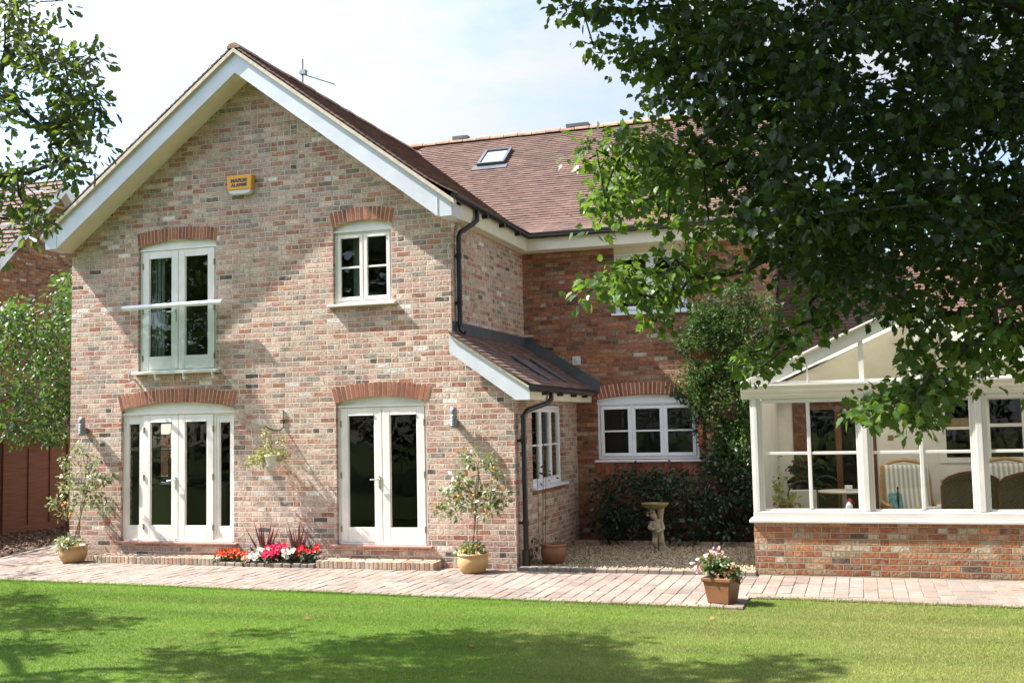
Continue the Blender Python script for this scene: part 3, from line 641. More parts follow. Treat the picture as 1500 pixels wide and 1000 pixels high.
# window heads and arches
arch(H, F0, .95, 3.0, 2.33, 2.43, n=31); arch(H, F0, 4.68, 6.15, 2.335, 2.425, n=21); arch(H, F0, 1.26, 2.69, 4.885, 4.955, n=23, splay=.02, h=.2); arch(H, F0, 4.655, 5.635, 4.94, 5.015, n=15, splay=.045, h=.2)
arch(H, FD, 7.76, 9.49, 2.365, 2.43, n=25)
curved_head(H, F0, .965, 2.99, 2.256, 2.32, 2.42); curved_head(H, F0, 4.70, 6.13, 2.285, 2.33, 2.42); curved_head(H, F0, 1.27, 2.68, 4.82, 4.88, 4.95); curved_head(H, F0, 4.67, 5.62, 4.865, 4.935, 5.01)
curved_head(H, FD, 7.78, 9.47, 2.292, 2.36, 2.42, mat=MT['white'])
m = MB()                                        # brick-on-edge course under the kitchen window sill
for i in range(23): a = 7.76+i*.0755; m.box(a, a+.065, -.03, .008, 1.10, 1.305, FD)
m.build('sill_bricks', MT['arch'], H)
french_door(H, F0, .967, 2.988, .30, 2.256, 1.335, 2.63, 1.985)
french_door(H, F0, 4.702, 6.128, .30, 2.285, 4.73, 6.10, 5.415)
# Juliet doors
jd = french_door(H, F0, 1.272, 2.678, 2.90, 4.82, 1.30, 2.65, 1.975)
m = MB(); m.prism([(-.1, 2.93), (.10, 2.905), (.10, 2.865), (-.1, 2.865)], 1.22, 2.74, lambda a, b, c: F0(b, a, c)); m.build('sill', MT['cream'], jd, bevel=.006)
casement(H, F0, 4.672, 5.618, 3.79, 4.865, 2, 2, sill=(.07, .075))
casement(H, FD, 7.782, 9.468, 1.36, 2.292, 3, 2, mat=MT['white'], sill=(.05, .05))
casement(H, FD, 8.132, 9.348, 3.80, 4.80, 2, 2, mat=MT['white'], sill=(.05, .05))
m = MB(); m.box(8.135, 9.345, -.06, -.03, 4.8, 4.935, FD); m.build('window_head', MT['soffit'], H)
casement(H, side(XB), .842, 2.558, 1.06, 2.255, 3, 2, mat=MT['white'], sill=(.05, .07))
m = MB(); m.box(.8, 2.6, -.05, .006, .95, 1.012, side(XB)); m.build('sill_bricks', MT['brick_red'], H)
casement(H, lambda u, o, z: (-o, -u, z), -2.618, -1.952, 1.09, 2.215, 1, 2, o=-.15, mat=MT['white'], sill=(.03, .05))
for a, b in ((.90, 3.06), (4.62, 6.20)):
    m = MB(); m.box(a, b, -.05, .055, .268, .298, F0); m.build('door_sill', MT['redtile'], H, bevel=.006)
# verge boards and eaves of the gable
z_lo = lambda x: 7.33-.755*abs(x-AX); z_hi = lambda x: 7.635-.742*abs(x-AX)
PY = .40
m = MB(); xl, xr = -.14, 6.71
for s in (-1, 1):
    xe = AX+s*(xr-AX); xk = AX+s*3.24
    poly = [(AX, z_lo(AX)), (xk, z_lo(xk)), (xe, z_lo(xk)-.0), (xe, z_hi(xe)-.0), (AX, z_hi(AX))]
    m.prism(poly, PY, PY-.03, F0)
    m.box(min(xe, xk)+.001, max(xe, xk)-.001, .003, PY-.03, z_lo(xk)+.002, z_lo(xk)+.03, F0)
    m.box(xe-.012*(s > 0)-.0*(s < 0), xe+.012*(s < 0), .003, PY-.031, z_lo(xk)+.001, z_hi(xe)-.002, F0)
bb = m.build('barge_board', MT['barge'], H)
m = MB()
for s in (-1, 1):                               # thin shadow bead at the end boxes
    xk = AX+s*3.235; m.box(xk-.006, xk+.006, PY-.001, PY+.006, z_lo(xk)+.01, z_hi(xk)-.02, F0)
build_parts(m, 'bead', MT['barge'], bb)
m = MB()
for s in (-1, 1):
    xk = AX+s*3.25; m.add([F0(AX, .0, z_lo(AX)+.01), F0(AX, PY-.03, z_lo(AX)+.01), F0(xk, PY-.03, z_lo(xk)+.01), F0(xk, .0, z_lo(xk)+.01)], [(0, 1, 2, 3)])
m.build('soffit', MT['soffit'], H)
m = MB()                                        # boarding under the tiles, wing and main roof
for s in (-1, 1):
    xe = AX+s*3.47
    m.add([(AX, -PY, 7.69), (xe, -PY, 7.69-.742*3.47), (xe, 7.2, 7.69-.742*3.47), (AX, 7.2, 7.69)], [(0, 1, 2, 3)])
m.add([(-.1, 3.13, 5.15), (10.9, 3.13, 5.15), (10.9, 6.93, 7.95), (-.1, 6.93, 7.95)], [(0, 1, 2, 3)]); m.add([(-.1, 10.7, 5.15), (10.9, 10.7, 5.15), (10.9, 6.93, 7.95), (-.1, 6.93, 7.95)], [(0, 1, 2, 3)])
build_parts(m, 'roof_boarding', MT['tile_dark'], H)
m = MB()                                        # pale mortar undercloak at the verge
for s in (-1, 1):
    xe = AX+s*3.5; m.prism([(AX, z_hi(AX)), (xe, z_hi(xe)+.0), (xe, z_hi(xe)+.062), (AX, z_hi(AX)+.062)], PY+.05, PY-.06, F0)
m.build('undercloak', MT['under'], H)
sl = math.hypot(1, .742); wl = 3.50
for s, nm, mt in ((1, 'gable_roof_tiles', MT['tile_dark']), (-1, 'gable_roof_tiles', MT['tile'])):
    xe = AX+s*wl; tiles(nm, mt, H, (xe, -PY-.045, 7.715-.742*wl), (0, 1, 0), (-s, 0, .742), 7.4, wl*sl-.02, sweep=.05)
ridge(H, (AX, -PY-.05, 7.69), (AX, 6.5, 7.69))
tiles('main_roof_tiles', MT['tile'], H, (-.15, 3.08, 5.13), (1, 0, 0), (0, 3.83, 2.82), 11.1, math.hypot(3.83, 2.82), sweep=.04, keep=lambda P: P[0] > 3.3 and (P[2] > 7.6-.742*abs(P[0]-AX)))
ridge(H, (3.0, 6.93, 7.96), (10.95, 6.93, 7.96), .12)
m = MB(); m.box(3.98, 4.32, 6.83, 7.03, 8.03, 8.10); m.build('ridge_vent', MT['lead'], H); m = MB(); m.box(6.48, 6.95, 6.83, 7.03, 8.03, 8.10); m.build('ridge_vent', MT['lead'], H)
# eaves boxes: fascia + soffit
m = MB(); m.box(6.69, 6.71, -.002, 3.13, 4.90, 5.15); m.box(6.53, 6.6898, .0, 3.13, 4.902, 4.92); m.box(6.71, 10.9, 3.11, 3.13, 4.90, 5.15); m.box(6.53, 10.9, 3.1302, 3.45, 4.902, 4.92)
m.box(-.14, -.12, -.002, 9, 4.90, 5.15); build_parts(m, 'fascia', MT['soffit'], H)
m = MB(); m.tube([(6.76, -.42, 5.155), (6.76, 3.07, 5.15), (10.95, 3.07, 5.15)], .058, 10)
for yy in (.9, 1.7, 2.5): m.box(6.70, 6.80, yy-.03, yy+.03, 5.06, 5.12)
m.build('gutter', MT['black'], H); gutter(H, [(-.2, -.43, 5.155), (-.2, 9, 5.15)])
def pipe(pts, clips):
    m = MB(); m.tube(pts, .036, 10); 
    for p in clips: m.tube([(p[0], p[1], p[2]-.04), (p[0], p[1], p[2]+.04)], .045, 10); m.box(p[0]-.16, p[0], p[1]-.02, p[1]+.02, p[2]-.02, p[2]+.02)
    m.build('downpipe', MT['black'], H)
pipe([(6.76, .52, 5.12), (6.76, .52, 4.97), (6.73, .42, 4.90), (6.61, .20, 4.75), (6.595, .17, 4.68), (6.595, .17, 3.40), (6.62, .15, 3.33), (6.68, .13, 3.29)], [(6.595, .17, 4.4), (6.595, .17, 3.72)])
# the lean-to roof
LS = lambda x: 3.02-.69*(x-XG)                  # lower edge of its verge board
m = MB(); m.prism([(6.535, 3.0), (6.535, 3.235), (7.70, 2.465), (7.70, 2.31), (7.50, 2.31)], .12, .09, F0); m.box(7.43, 7.699, .003, .0898, 2.312, 2.33, F0); m.box(7.688, 7.6995, .0, .0898, 2.313, 2.46, F0); m.build('barge_board', MT['barge'], H)
m = MB(); m.prism([(6.535, 3.235), (6.535, 3.27), (7.72, 2.49), (7.72, 2.455)], .15, .06, F0); m.build('undercloak', MT['under'], H)
m = MB(); m.add([(6.53, -.1, 3.24), (7.72, -.1, 2.46), (7.72, 3.45, 2.46), (6.53, 3.45, 3.24)], [(0, 1, 2, 3)]); m.box(7.68, 7.70, -.08, 3.44, 2.31, 2.46); m.box(7.435, 7.6798, .0, 3.44, 2.312, 2.33); m.build('fascia', MT['soffit'], H)
tiles('lean_to_tiles', MT['tile_dark'], H, (7.74, -.165, 2.475), (0, 1, 0), (-1.21, 0, .80), 3.6, math.hypot(1.21, .80)-.02, sweep=.02)
m = MB(); m.prism([(6.57, 3.33), (6.57, 3.36), (7.72, 2.58), (7.72, 2.55)], .16, .13, F0) if False else None
m.box(6.53, 6.542, .0, 3.46, 3.20, 3.46); m.add([(6.55, -.14, 3.275), (6.85, -.14, 3.085), (6.85, 3.44, 3.085), (6.55, 3.44, 3.275)], []) ; m.box(6.53, 6.7, 3.435, 3.449, 3.1, 3.46); m.add([(6.6, 3.437, 3.46), (7.85, 3.437, 2.66), (7.85, 3.437, 2.46), (6.6, 3.437, 3.2)], [(0, 1, 2, 3)])
for yy in (1.15, 2.1): m.tube([(7.05, yy, 3.0), (7.62, yy+.02, 2.62)], .035, 8)
m.build('lead_flashing', MT['lead'], H)
m = MB(); m.tube([(7.76, -.18, 2.47), (7.76, 3.44, 2.47)], .055, 10)
for yy in (.5, 1.3, 2.1, 2.8): m.box(7.70, 7.79, yy-.03, yy+.03, 2.38, 2.44)
m.build('gutter', MT['black'], H)
pipe([(7.76, .75, 2.44), (7.76, .75, 2.33), (7.73, .65, 2.27), (7.56, .22, 2.17), (7.525, .13, 2.1), (7.525, .13, .3), (7.525, .12, .02)], [(7.525, .13, 1.75), (7.525, .13, .62)])
m = MB(); m.tube([(7.525, .12, .25), (7.525, .12, .0)], .055, 10); m.build('drain_socket', MT['black'], H)
# roof light in the main roof
us = np.array([0, 3.83, 2.82])/math.hypot(3.83, 2.82); nr = np.array([0, -2.82, 3.83])/math.hypot(3.83, 2.82)
def roofbox(m, x0, x1, s0, s1, h0, h1):
    b = np.array([0, 3.08, 5.13]); P = lambda x, s, h: tuple(b+np.array([x, 0, 0])+us*s+nr*h)
    m.add([P(x, s, h) for h in (h0, h1) for s in (s0, s1) for x in (x0, x1)], [(0, 2, 3, 1), (4, 5, 7, 6), (0, 1, 5, 4), (2, 6, 7, 3), (0, 4, 6, 2), (1, 3, 7, 5)])
m = MB(); roofbox(m, 4.93, 5.50, 3.28, 3.335, .0, .10); roofbox(m, 4.93, 5.50, 3.95, 4.0, .0, .10); roofbox(m, 4.93, 4.985, 3.336, 3.949, .0, .099); roofbox(m, 5.445, 5.50, 3.336, 3.949, .0, .099); roofbox(m, 4.85, 5.58, 3.1, 3.279, .03, .045)
rl = m.build('rooflight', MT['lead'], H); m = MB(); roofbox(m, 4.98, 5.45, 3.33, 3.955, .06, .075); m.build('pane', glass('skylight_glass', (.05, .06, .07), 6), rl)
m = MB(); m.box(7.385, 7.525, -.0, .02, 2.955, 3.10, FD)
for k in range(7): m.tube([FD(7.455+.05*math.cos(2*math.pi*k/7), .02, 3.03+.05*math.sin(2*math.pi*k/7)), FD(7.455, .028, 3.03)], .008, 6)
m.build('extractor_vent', MT['greywhite'], H)
# curtain seen in the Juliet door and in the lean-to
m = MB()
for i in range(7): m.box(1.40+i*.035, 1.43+i*.035, .16+.015*(i % 2), .18+.015*(i % 2), 2.95, 4.75)
for i in range(5): m.box(4.86+i*.03, 4.885+i*.03, .30+.012*(i % 2), .32+.012*(i % 2), 3.85, 4.8)
build_parts(m, 'curtain', MT['curtain'], H)

# ------------------------------------------------------------------ fixed to the house but separate things
t = thing('juliet_balcony', 'white Juliet rail and clear glass panel before the upper French doors', 'balcony', (1.97, -.12, 2.8))
m = MB(); m.tube([(1.10, -.15, 3.905), (2.88, -.15, 3.915)], .036, 14); m.build('handrail', MT['white'], t)
m = MB(); m.box(1.37, 2.79, -.125, -.113, 2.88, 3.90); m.build('glass_panel', MT['balglass'], t)
for xx in (1.21, 1.68, 2.19, 2.70):
    m = MB(); m.tube([(xx, 0, 2.80), (xx, -.10, 2.80), (xx, -.13, 2.82), (xx, -.135, 2.87)], .018, 8); m.ball((xx, -.10, 2.79), .028); m.build('bracket', MT['greywhite'], t)
t = thing('burglar_alarm', 'amber alarm box with black lettering high on the brick gable', 'alarm box', (3.15, 0, 5.55))
m = MB(); m.prism([(2.935, 5.84), (3.365, 5.84), (3.355, 5.63), (3.34, 5.62), (2.96, 5.62), (2.945, 5.63)], .0, .10, F0); m.build('cover', MT['yellow'], t, bevel=.014)
m = MB(); m.prism([(2.95, 5.619), (3.35, 5.619), (3.32, 5.565), (3.25, 5.55), (3.05, 5.55), (2.98, 5.565)], .0, .09, F0); m.build('base', MT['greywhite'], t, bevel=.01)
vs_all, fs_all = [], []
dg = None
for txt, zz, sz in (('MAPLES', 5.735, .074), ('ALARMS', 5.668, .066)):
    cu = bpy.data.curves.new('lettering', 'FONT'); cu.body = txt; cu.size = sz; cu.align_x = 'CENTER'; cu.offset = .0035; tmp = bpy.data.objects.new('lettering', cu); COL.objects.link(tmp)
    dg = bpy.context.evaluated_depsgraph_get(); me = bpy.data.meshes.new_from_object(tmp.evaluated_get(dg)); b = len(vs_all)
    vs_all += [(v_.co.x*1.12+3.145, -.1022, v_.co.y+zz) for v_ in me.vertices]; fs_all += [tuple(b+i for i in p.vertices) for p in me.polygons]
    bpy.data.objects.remove(tmp); bpy.data.meshes.remove(me)
m = MB(); m.add(vs_all, fs_all); m.build('lettering', MT['blackmat'], t)
def lamp(x, lab):
    t = thing('wall_light', lab, 'wall light', (x, -.1, 1.94), 'ribbed galvanised wall lights')
    m = MB(); prof = [(.001, 0), (.05, 0), (.052, .02)]
    for k in range(7): z = .03+k*.022; prof += [(.046, z), (.056, z+.004), (.056, z+.014), (.046, z+.018)]
    prof += [(.05, .2), (.054, .25), (.04, .285), (.015, .295), (.001, .296)]
    m.lathe(prof, (x, -.115, 1.94), 18); m.build('lamp_body', MT['galv'], t)
    m = MB(); m.box(x-.03, x+.03, -.07, -.001, 1.97, 2.06); m.build('mount', MT['galv'], t, bevel=.004)
lamp(.315, 'ribbed steel wall light above the potted citrus at the house corner, left')
lamp(6.58, 'ribbed steel wall light on brick between the French doors and the lean-to downpipe')
t = thing('wall_bracket', 'black scrolled iron bracket on the brick between the two French doors', 'bracket', (3.84, 0, 2.0))
m = MB(); m.tube([(3.84, -.012, 2.26), (3.84, -.012, 1.99)], .009, 6); m.tube([(3.80, -.012, 2.12), (3.88, -.012, 2.12)], .009, 6)
m.tube([(3.84, -.02, 2.0), (3.82, -.06, 1.965), (3.76, -.13, 1.96), (3.71, -.19, 1.985), (3.665, -.23, 2.03), (3.64, -.235, 2.02), (3.65, -.23, 1.985)], .009, 6); m.build('iron_scroll', MT['iron'], t)
t = thing('hanging_basket', 'cream hanging pot spilling lime green trailing leaves on the brick wall', 'hanging basket', (3.79, -.22, 1.43))
m = MB(); m.lathe([(.001, 0), (.085, 0), (.095, .02), (.122, .155), (.13, .16), (.13, .175), (.115, .175), (.10, .13), (.001, .13)], (3.79, -.22, 1.43), 24); m.build('pot', MT['conswhite'], t)
m = MB(); 
for a in range(3): m.tube([(3.79+.12*math.cos(a*2.1), -.22+.12*math.sin(a*2.1), 1.6), (3.69, -.22, 1.97)], .003, 4)
m.build('chain', MT['greywhite'], t)
tg = [np.array([3.79, -.22, 1.62])+rng.normal(size=3)*[.12, .06, .04] for _ in range(22)]+[np.array([3.70-.32*s, -.24, 1.64-.12*s])+rng.normal(size=3)*.03 for s in np.linspace(0, 1, 12)]+[np.array([3.68, -.2, 1.66+.28*s])+rng.normal(size=3)*.02 for s in np.linspace(0, 1, 6)]+[np.array([3.93, -.2, 1.64+.2*s])+rng.normal(size=3)*.02 for s in np.linspace(0, 1, 5)]
foliage('foliage', MT['trail'], t, OVAL, tg, 16, .07, .045)
t = thing('tv_aerial', 'grey television aerial on a thin pole behind the gable ridge', 'aerial')
pb = on_plane(443, 125, 1, 4.2); pt_ = on_plane(443, 87, 1, 4.2); t.location = (pb[0], 4.2, 6.55); ORG[t.name] = t.location.copy()
m = MB(); m.tube([(pb[0], 4.2, 6.55), tuple(pt_)], .02, 8); m.build('mast', MT['galv'], t)
b0 = on_plane(437, 107, 1, 4.2); b1 = on_plane(491, 124, 2, b0[2]); m = MB(); m.tube([b0, b1], .012, 6); m.box(pb[0]-.03, pb[0]+.09, 4.14, 4.24, b0[2]-.05, b0[2]+.04)
dd = norm(b1-b0); cc = norm(np.cross(dd, [0, 0, 1]))
for k in range(9):
    p_ = b0+(b1-b0)*(.06+k*.115); ln = .26-.012*k; m.tube([p_-cc*ln, p_+cc*ln], .0035, 4)
m.build('antenna', MT['galv'], t)

# ------------------------------------------------------------------ steps and flower bed
def step(x0, x1, lab):
    t = thing('brick_step', lab, 'step', ((x0+x1)/2, -.15, 0)); m = MB(); x = x0
    while x < x1-.02:
        w = random.uniform(.063, .07); m.box(x, min(x+w, x1)-.009, -.30+random.uniform(-.004, .004), -.085, .0, .105+random.uniform(-.003, .003)); x += w+.004
    m.build('front_bricks', MT['stepbrick'], t, bevel=.007)
    m = MB(); m.box(x0+.005, x1-.01, -.292, -.001, -.02, .098); m.build('mortar_bed', MT['mortar'], t); m = MB(); x = x0
    while x < x1-.05: m.box(x+.01, min(x+.21, x1)-.005, -.08, -.002, .09, .112); x += .22
    m.build('back_bricks', MT['stepbrick'], t, bevel=.006)
step(.72, 2.93, 'long low brick step before the wide French doors with side lights')
step(4.52, 6.33, 'low brick step before the narrower French doors, right of the flowers')
m = MB(); x = 2.95
while x < 4.50: w = random.uniform(.11, .15); m.box(x, x+w-.012, -.33+random.uniform(-.006, .006), -.22, -.02, .055+random.uniform(-.004, .004)); x += w
tag(m.build('bed_edging', MT['paver'], None, origin=(3.7, -.28, 0), bevel=.012), 'pinkish stone block edging in front of the red flowers', 'edging')
sheet('soil_bed', [(2.94, -.23), (4.51, -.23), (4.51, -.002), (2.94, -.002)], .045, MT['soil'])
def flower(x, y, z, r, mat, lab, nf=22, h=.16):
    t = thing('bedding_plant', lab, 'flowers', (x, y, z), 'flowers in the bed between the doors')
    tg = [np.array([x, y, z+h*.45])+rng.normal(size=3)*[r*.6, r*.35, h*.25] for _ in range(18)]
    foliage('foliage', MT['bedleaf'], t, OVAL, tg, 9, .05, .055)
    n = nf; c = np.array([x, y, z])+np.column_stack([rng.uniform(-r, r, n), rng.uniform(-r*.9, r*.3, n), h*rng.uniform(.55, 1.15, n)])
    T = np.repeat(c, 5, 0); a = np.tile(np.arange(5)*2*math.pi/5, n)+np.repeat(rng.uniform(0, 6, n), 5); d = np.column_stack([np.cos(a), -.5+.25*np.sin(a), np.sin(a)*.9])
    nr = np.tile([[0, -1, .5]], (len(T), 1))+rng.normal(size=(len(T), 3))*.25
    inst_mesh('blossoms', mat, t, PETAL[0], PETAL[1], frames(d, nr, rng.uniform(.032, .046, len(T))), T, True)
flower(3.02, -.20, .04, .14, MT['fl_orange'], 'orange red bedding flowers at the left end of the bed', 26)
flower(3.20, -.14, .04, .12, MT['fl_orange'], 'sparser orange flowers with dark leaves behind the left end of the bed', 12)
flower(3.36, -.22, .02, .08, MT['fl_peach'], 'small pale peach bedding flowers low at the bed edging', 12, .1)
flower(3.50, -.24, .03, .09, MT['fl_white'], 'low creamy white flower clump left of the crimson flowers', 20, .12)
flower(3.62, -.17, .06, .09, MT['fl_white'], 'white bedding flowers under the left spiky burgundy plant', 18, .17)
flower(3.74, -.22, .04, .13, MT['fl_crimson'], 'crimson bedding flowers at the front middle of the bed', 32, .17)
flower(3.86, -.15, .08, .15, MT['fl_crimson'], 'taller crimson pink flowers between the two burgundy plants', 34, .2)
flower(4.05, -.23, .04, .08, MT['fl_white'], 'bright white flowers right of the crimson ones, spilling over the edging', 22, .18)
flower(4.22, -.18, .04, .13, MT['fl_red'], 'mostly leafy plant with few red flowers right of the white ones', 5, .17)
flower(4.38, -.17, .05, .14, MT['fl_red'], 'scarlet bedding flowers at the right end of the bed by the door', 18, .24)
def cordyline(x, y, lab):
    t = thing('cordyline', lab, 'spiky plant', (x, y, .04), 'spiky burgundy plants in the flower bed'); n = 17; a = rng.uniform(0, 2*math.pi, n); s = rng.uniform(.05, .7, n)
    v = [(-.028, 0, 0), (.028, 0, 0), (.026, .5, .0), (0, 1, -.03), (-.026, .5, .0)]
    d = np.column_stack([np.cos(a)*s, np.sin(a)*s*.6, np.ones(n)])
    inst_mesh('blades', MT['cord'], t, v, [(0, 1, 2, 4), (4, 2, 3)], frames(d, np.column_stack([-np.sin(a), np.cos(a), np.zeros(n)])+rng.normal(size=(n, 3))*.4, rng.uniform(.46, .62, n), rng.uniform(.5, .7, n)), np.tile([[x, y, .08]], (n, 1))+rng.normal(size=(n, 3))*.012)
cordyline(3.57, -.12, 'spiky burgundy plant above the white flowers, nearer the wide French doors')
cordyline(4.12, -.12, 'spiky burgundy plant nearer the narrower French doors, above dark leaves')

# ------------------------------------------------------------------ pots
BELLY = [(.001, 0), (.14, 0), (.165, .02), (.205, .10), (.212, .16), (.2, .215), (.196, .225), (.213, .232), (.215, .262), (.19, .262), (.185, .22), (.001, .22)]
def pot_round(t, c, s, mat, sz=1.):
    m = MB(); m.lathe([(r*s, z*s*sz) for r, z in BELLY], c, 32); m.build('pot', mat, t); m = MB(); m.lathe([(.001, .228*s*sz), (.184*s, .225*s*sz)], c, 20); m.build('compost', MT['soil'], t)
def at_y(u, v, y): return on_plane(u, v, 1, y)
def citrus(name, lab, base, s, stakes, clumps, per, fruit, low):
    t = thing(name, lab, 'potted plant', base); pot_round(t, base, s, MT['terra'])
    top = base[2]+.22*s; m = MB(); C = [at_y(u, v, base[1]+rng.uniform(-.09, .09)) for u, v in clumps]
    for (u0, v0, u1, v1) in stakes: m.tube([at_y(u0, v0, base[1]), at_y(u1, v1, base[1]+.02)], .006, 6)
    m.build('cane', MT['cane'], t)
    st = np.array([base[0]-.02, base[1], top]); tp = at_y(stakes[0][2], stakes[0][3]+55, base[1])
    skeleton([st, st*.6+tp*.4+[.01, 0, 0], tp], C, .15, .01, .02, .003, .5, .014).build('stem', MT['greenstem'], t)
    L = [np.array([base[0]+rng.normal()*.09*s, base[1]-.02+rng.normal()*.06*s, top+.05+rng.uniform(0, .05)]) for _ in range(9)]
    foliage('foliage', MT['citrus'], t, OVAL, C+L, int(per*1.7), .095, .075, .25, .8, .9)
    for u, v in fruit: m = MB(); m.ball(at_y(u, v, base[1]-.06), .022, 8, 6, 1.15); m.build('fruit', MT['orange'], t)
    for p in L[:low]: foliage('flower', MT['yellowfl'], t, PETAL, [p+[0, -.02, .035]], 7, .015, .035)
citrus('potted_citrus', 'citrus bush on canes in a glazed pot at the corner near the brown fence', (.33, -.30, 0), 1.0, [(113, 798, 131, 648), (116, 798, 120, 690)],
       [(116, 653), (121, 662), (98, 672), (92, 676), (106, 700), (98, 696), (95, 712), (100, 720), (84, 733), (78, 736), (92, 752), (104, 740), (124, 684), (132, 690), (140, 672), (136, 703), (143, 700), (152, 702), (160, 698), (131, 716), (140, 722), (128, 736), (150, 744), (141, 736), (117, 720), (158, 741)], 16,
       [(143, 713), (146, 709), (102, 757), (103, 753), (96, 737), (128, 731), (92, 740)], 4)
citrus('potted_citrus', 'citrus bush with orange fruit in a glazed pot beside the lean-to corner', (6.93, -.38, 0), 1.0, [(699, 812, 701, 640), (692, 815, 698, 700)],
       [(680, 667), (691, 664), (684, 675), (698, 678), (718, 674), (722, 684), (727, 696), (716, 681), (667, 700), (678, 703), (690, 698), (685, 712), (664, 712), (655, 722), (648, 735), (642, 741), (652, 750), (668, 732), (676, 742), (684, 738), (668, 752), (696, 722), (706, 718), (718, 717), (730, 722), (739, 730), (735, 735), (714, 733), (720, 742), (712, 750), (728, 745), (693, 740), (672, 722)], 15,
       [(683, 693), (720, 706), (722, 703), (672, 727), (675, 724), (694, 726), (724, 685), (716, 752)], 7)
t = thing('potted_climber', 'sparse dying plant in a dark brown pot behind the lean-to downpipe', 'potted plant', (7.80, .55, .03)); pot_round(t, (7.80, .55, .03), .86, MT['terra2'], 1.18)
C = [at_y(u, v, .55+rng.uniform(-.1, .1)) for u, v in ((780, 800), (786, 812), (778, 818), (798, 815), (803, 822), (808, 812), (812, 795), (806, 803), (790, 795), (800, 690), (790, 705), (808, 700), (796, 682), (786, 690))]
m = MB()
for u0, u1, v1 in ((790, 786, 640), (795, 796, 650), (799, 800, 660)): m.tube([at_y(u0, 800, .55), at_y(u1, v1, .5)], .005, 5)
m.build('cane', MT['cane'], t); foliage('foliage', MT['hedge'], t, OVAL, C, 5, .07, .07)
t = thing('square_planter', 'square terracotta planter of pink flowers at the lawn edge of the path', 'planter', (10.47, -2.15, 0))
m = MB(); m.lathe([(.001, 0), (.185, 0), (.235, .26), (.26, .262), (.262, .31), (.235, .312), (.225, .26), (.001, .255)], (0, 0, 0), 4); m.v = [(a*.93, b*.93, c*.96) for a, b, c in m.v]; a_ = R(45-17); m.v = [(10.47+x*math.cos(a_)-y*math.sin(a_), -2.15+x*math.sin(a_)+y*math.cos(a_), z*.93) for x, y, z in m.v]; m.sm = [False]*len(m.sm); m.build('planter_box', MT['terra3'], t, bevel=.008)
L = [np.array([10.38+rng.uniform(-.1, .14), -2.17+rng.uniform(-.1, .1), .36+rng.uniform(-.03, .12)]) for _ in range(26)]+[np.array([10.58+rng.uniform(-.05, .06), -2.22, .33]) for _ in range(8)]
foliage('foliage', MT['hedge'], t, OVAL, L, 9, .06, .07, .3, .7)
m = MB(); tips = [(1022, 826), (1029, 818), (1040, 812), (1047, 806), (1052, 812), (1060, 818), (1036, 822), (1026, 832)]
for u, v in tips: m.tube([(10.42, -2.17, .32), at_y(u, v, -2.18)], .0035, 4)
m.build('flower_stems', MT['greenstem'], t); foliage('pink_blossoms', MT['fl_pink'], t, PETAL, [at_y(u, v, -2.18) for u, v in tips], 12, .05, .04); foliage('coral_blossoms', MT['fl_peach'], t, PETAL, [at_y(u, v, -2.25) for u, v in ((1068, 834), (1071, 830), (1066, 838))], 14, .035, .04)

# ------------------------------------------------------------------ cherub birdbath
t = thing('cherub_birdbath', 'stone birdbath of a small child figure holding up a shallow bowl on gravel', 'birdbath', (8.98, 2.22, 0))
bm_ = bpy.data.meshes.new('figure'); B_ = np.array([8.98, 2.22, 0.])
ch = {'pel': (0, 0, .27), 'bel': (-.005, -.01, .34), 'che': (-.015, 0, .43), 'nek': (-.03, -.005, .485), 'hd0': (-.06, -.02, .535), 'hd1': (-.085, -.03, .60),
      'hL': (-.035, -.02, .24), 'kL': (-.05, -.045, .14), 'aL': (-.02, -.01, .04), 'fL': (-.045, -.06, .02), 'hR': (.04, 0, .24), 'kR': (.06, -.03, .14), 'aR': (.085, .01, .05), 'fR': (.10, -.05, .02),
      'sL': (-.085, -.02, .44), 'eL': (-.125, -.06, .36), 'wL': (-.055, -.095, .345), 'mL': (-.02, -.1, .36), 'sR': (.055, -.01, .45), 'eR': (.095, -.05, .35), 'wR': (.03, -.10, .31), 'mR': (-.01, -.105, .31)}
ed = [('pel', 'bel'), ('bel', 'che'), ('che', 'nek'), ('nek', 'hd0'), ('hd0', 'hd1'), ('pel', 'hL'), ('hL', 'kL'), ('kL', 'aL'), ('aL', 'fL'), ('pel', 'hR'), ('hR', 'kR'), ('kR', 'aR'), ('aR', 'fR'), ('che', 'sL'), ('sL', 'eL'), ('eL', 'wL'), ('wL', 'mL'), ('che', 'sR'), ('sR', 'eR'), ('eR', 'wR'), ('wR', 'mR')]
rd = {'pel': .075, 'bel': .078, 'che': .072, 'nek': .034, 'hd0': .062, 'hd1': .058, 'hL': .056, 'kL': .044, 'aL': .03, 'fL': .024, 'hR': .056, 'kR': .044, 'aR': .03, 'fR': .024, 'sL': .037, 'eL': .031, 'wL': .024, 'mL': .02, 'sR': .037, 'eR': .031, 'wR': .024, 'mR': .02}
ks = list(ch); me = bpy.data.meshes.new('figure'); me.from_pydata([ch[k] for k in ks], [(ks.index(a), ks.index(b)) for a, b in ed], [])
tmp = bpy.data.objects.new('figure_tmp', me); COL.objects.link(tmp); md = tmp.modifiers.new('skin', 'SKIN'); md.use_smooth_shade = True
for i, k in enumerate(ks): me.skin_vertices[0].data[i].radius = (rd[k], rd[k])
me.skin_vertices[0].data[0].use_root = True; tmp.modifiers.new('sub', 'SUBSURF').levels = 2
dg = bpy.context.evaluated_depsgraph_get(); fm = bpy.data.meshes.new_from_object(tmp.evaluated_get(dg)); bpy.data.objects.remove(tmp)
m = MB(); m.add([tuple(B_+np.array(v_.co)) for v_ in fm.vertices], [tuple(p.vertices) for p in fm.polygons], True)
hc = B_+np.array([-.085, -.03, .585])                       # face and curls on the head
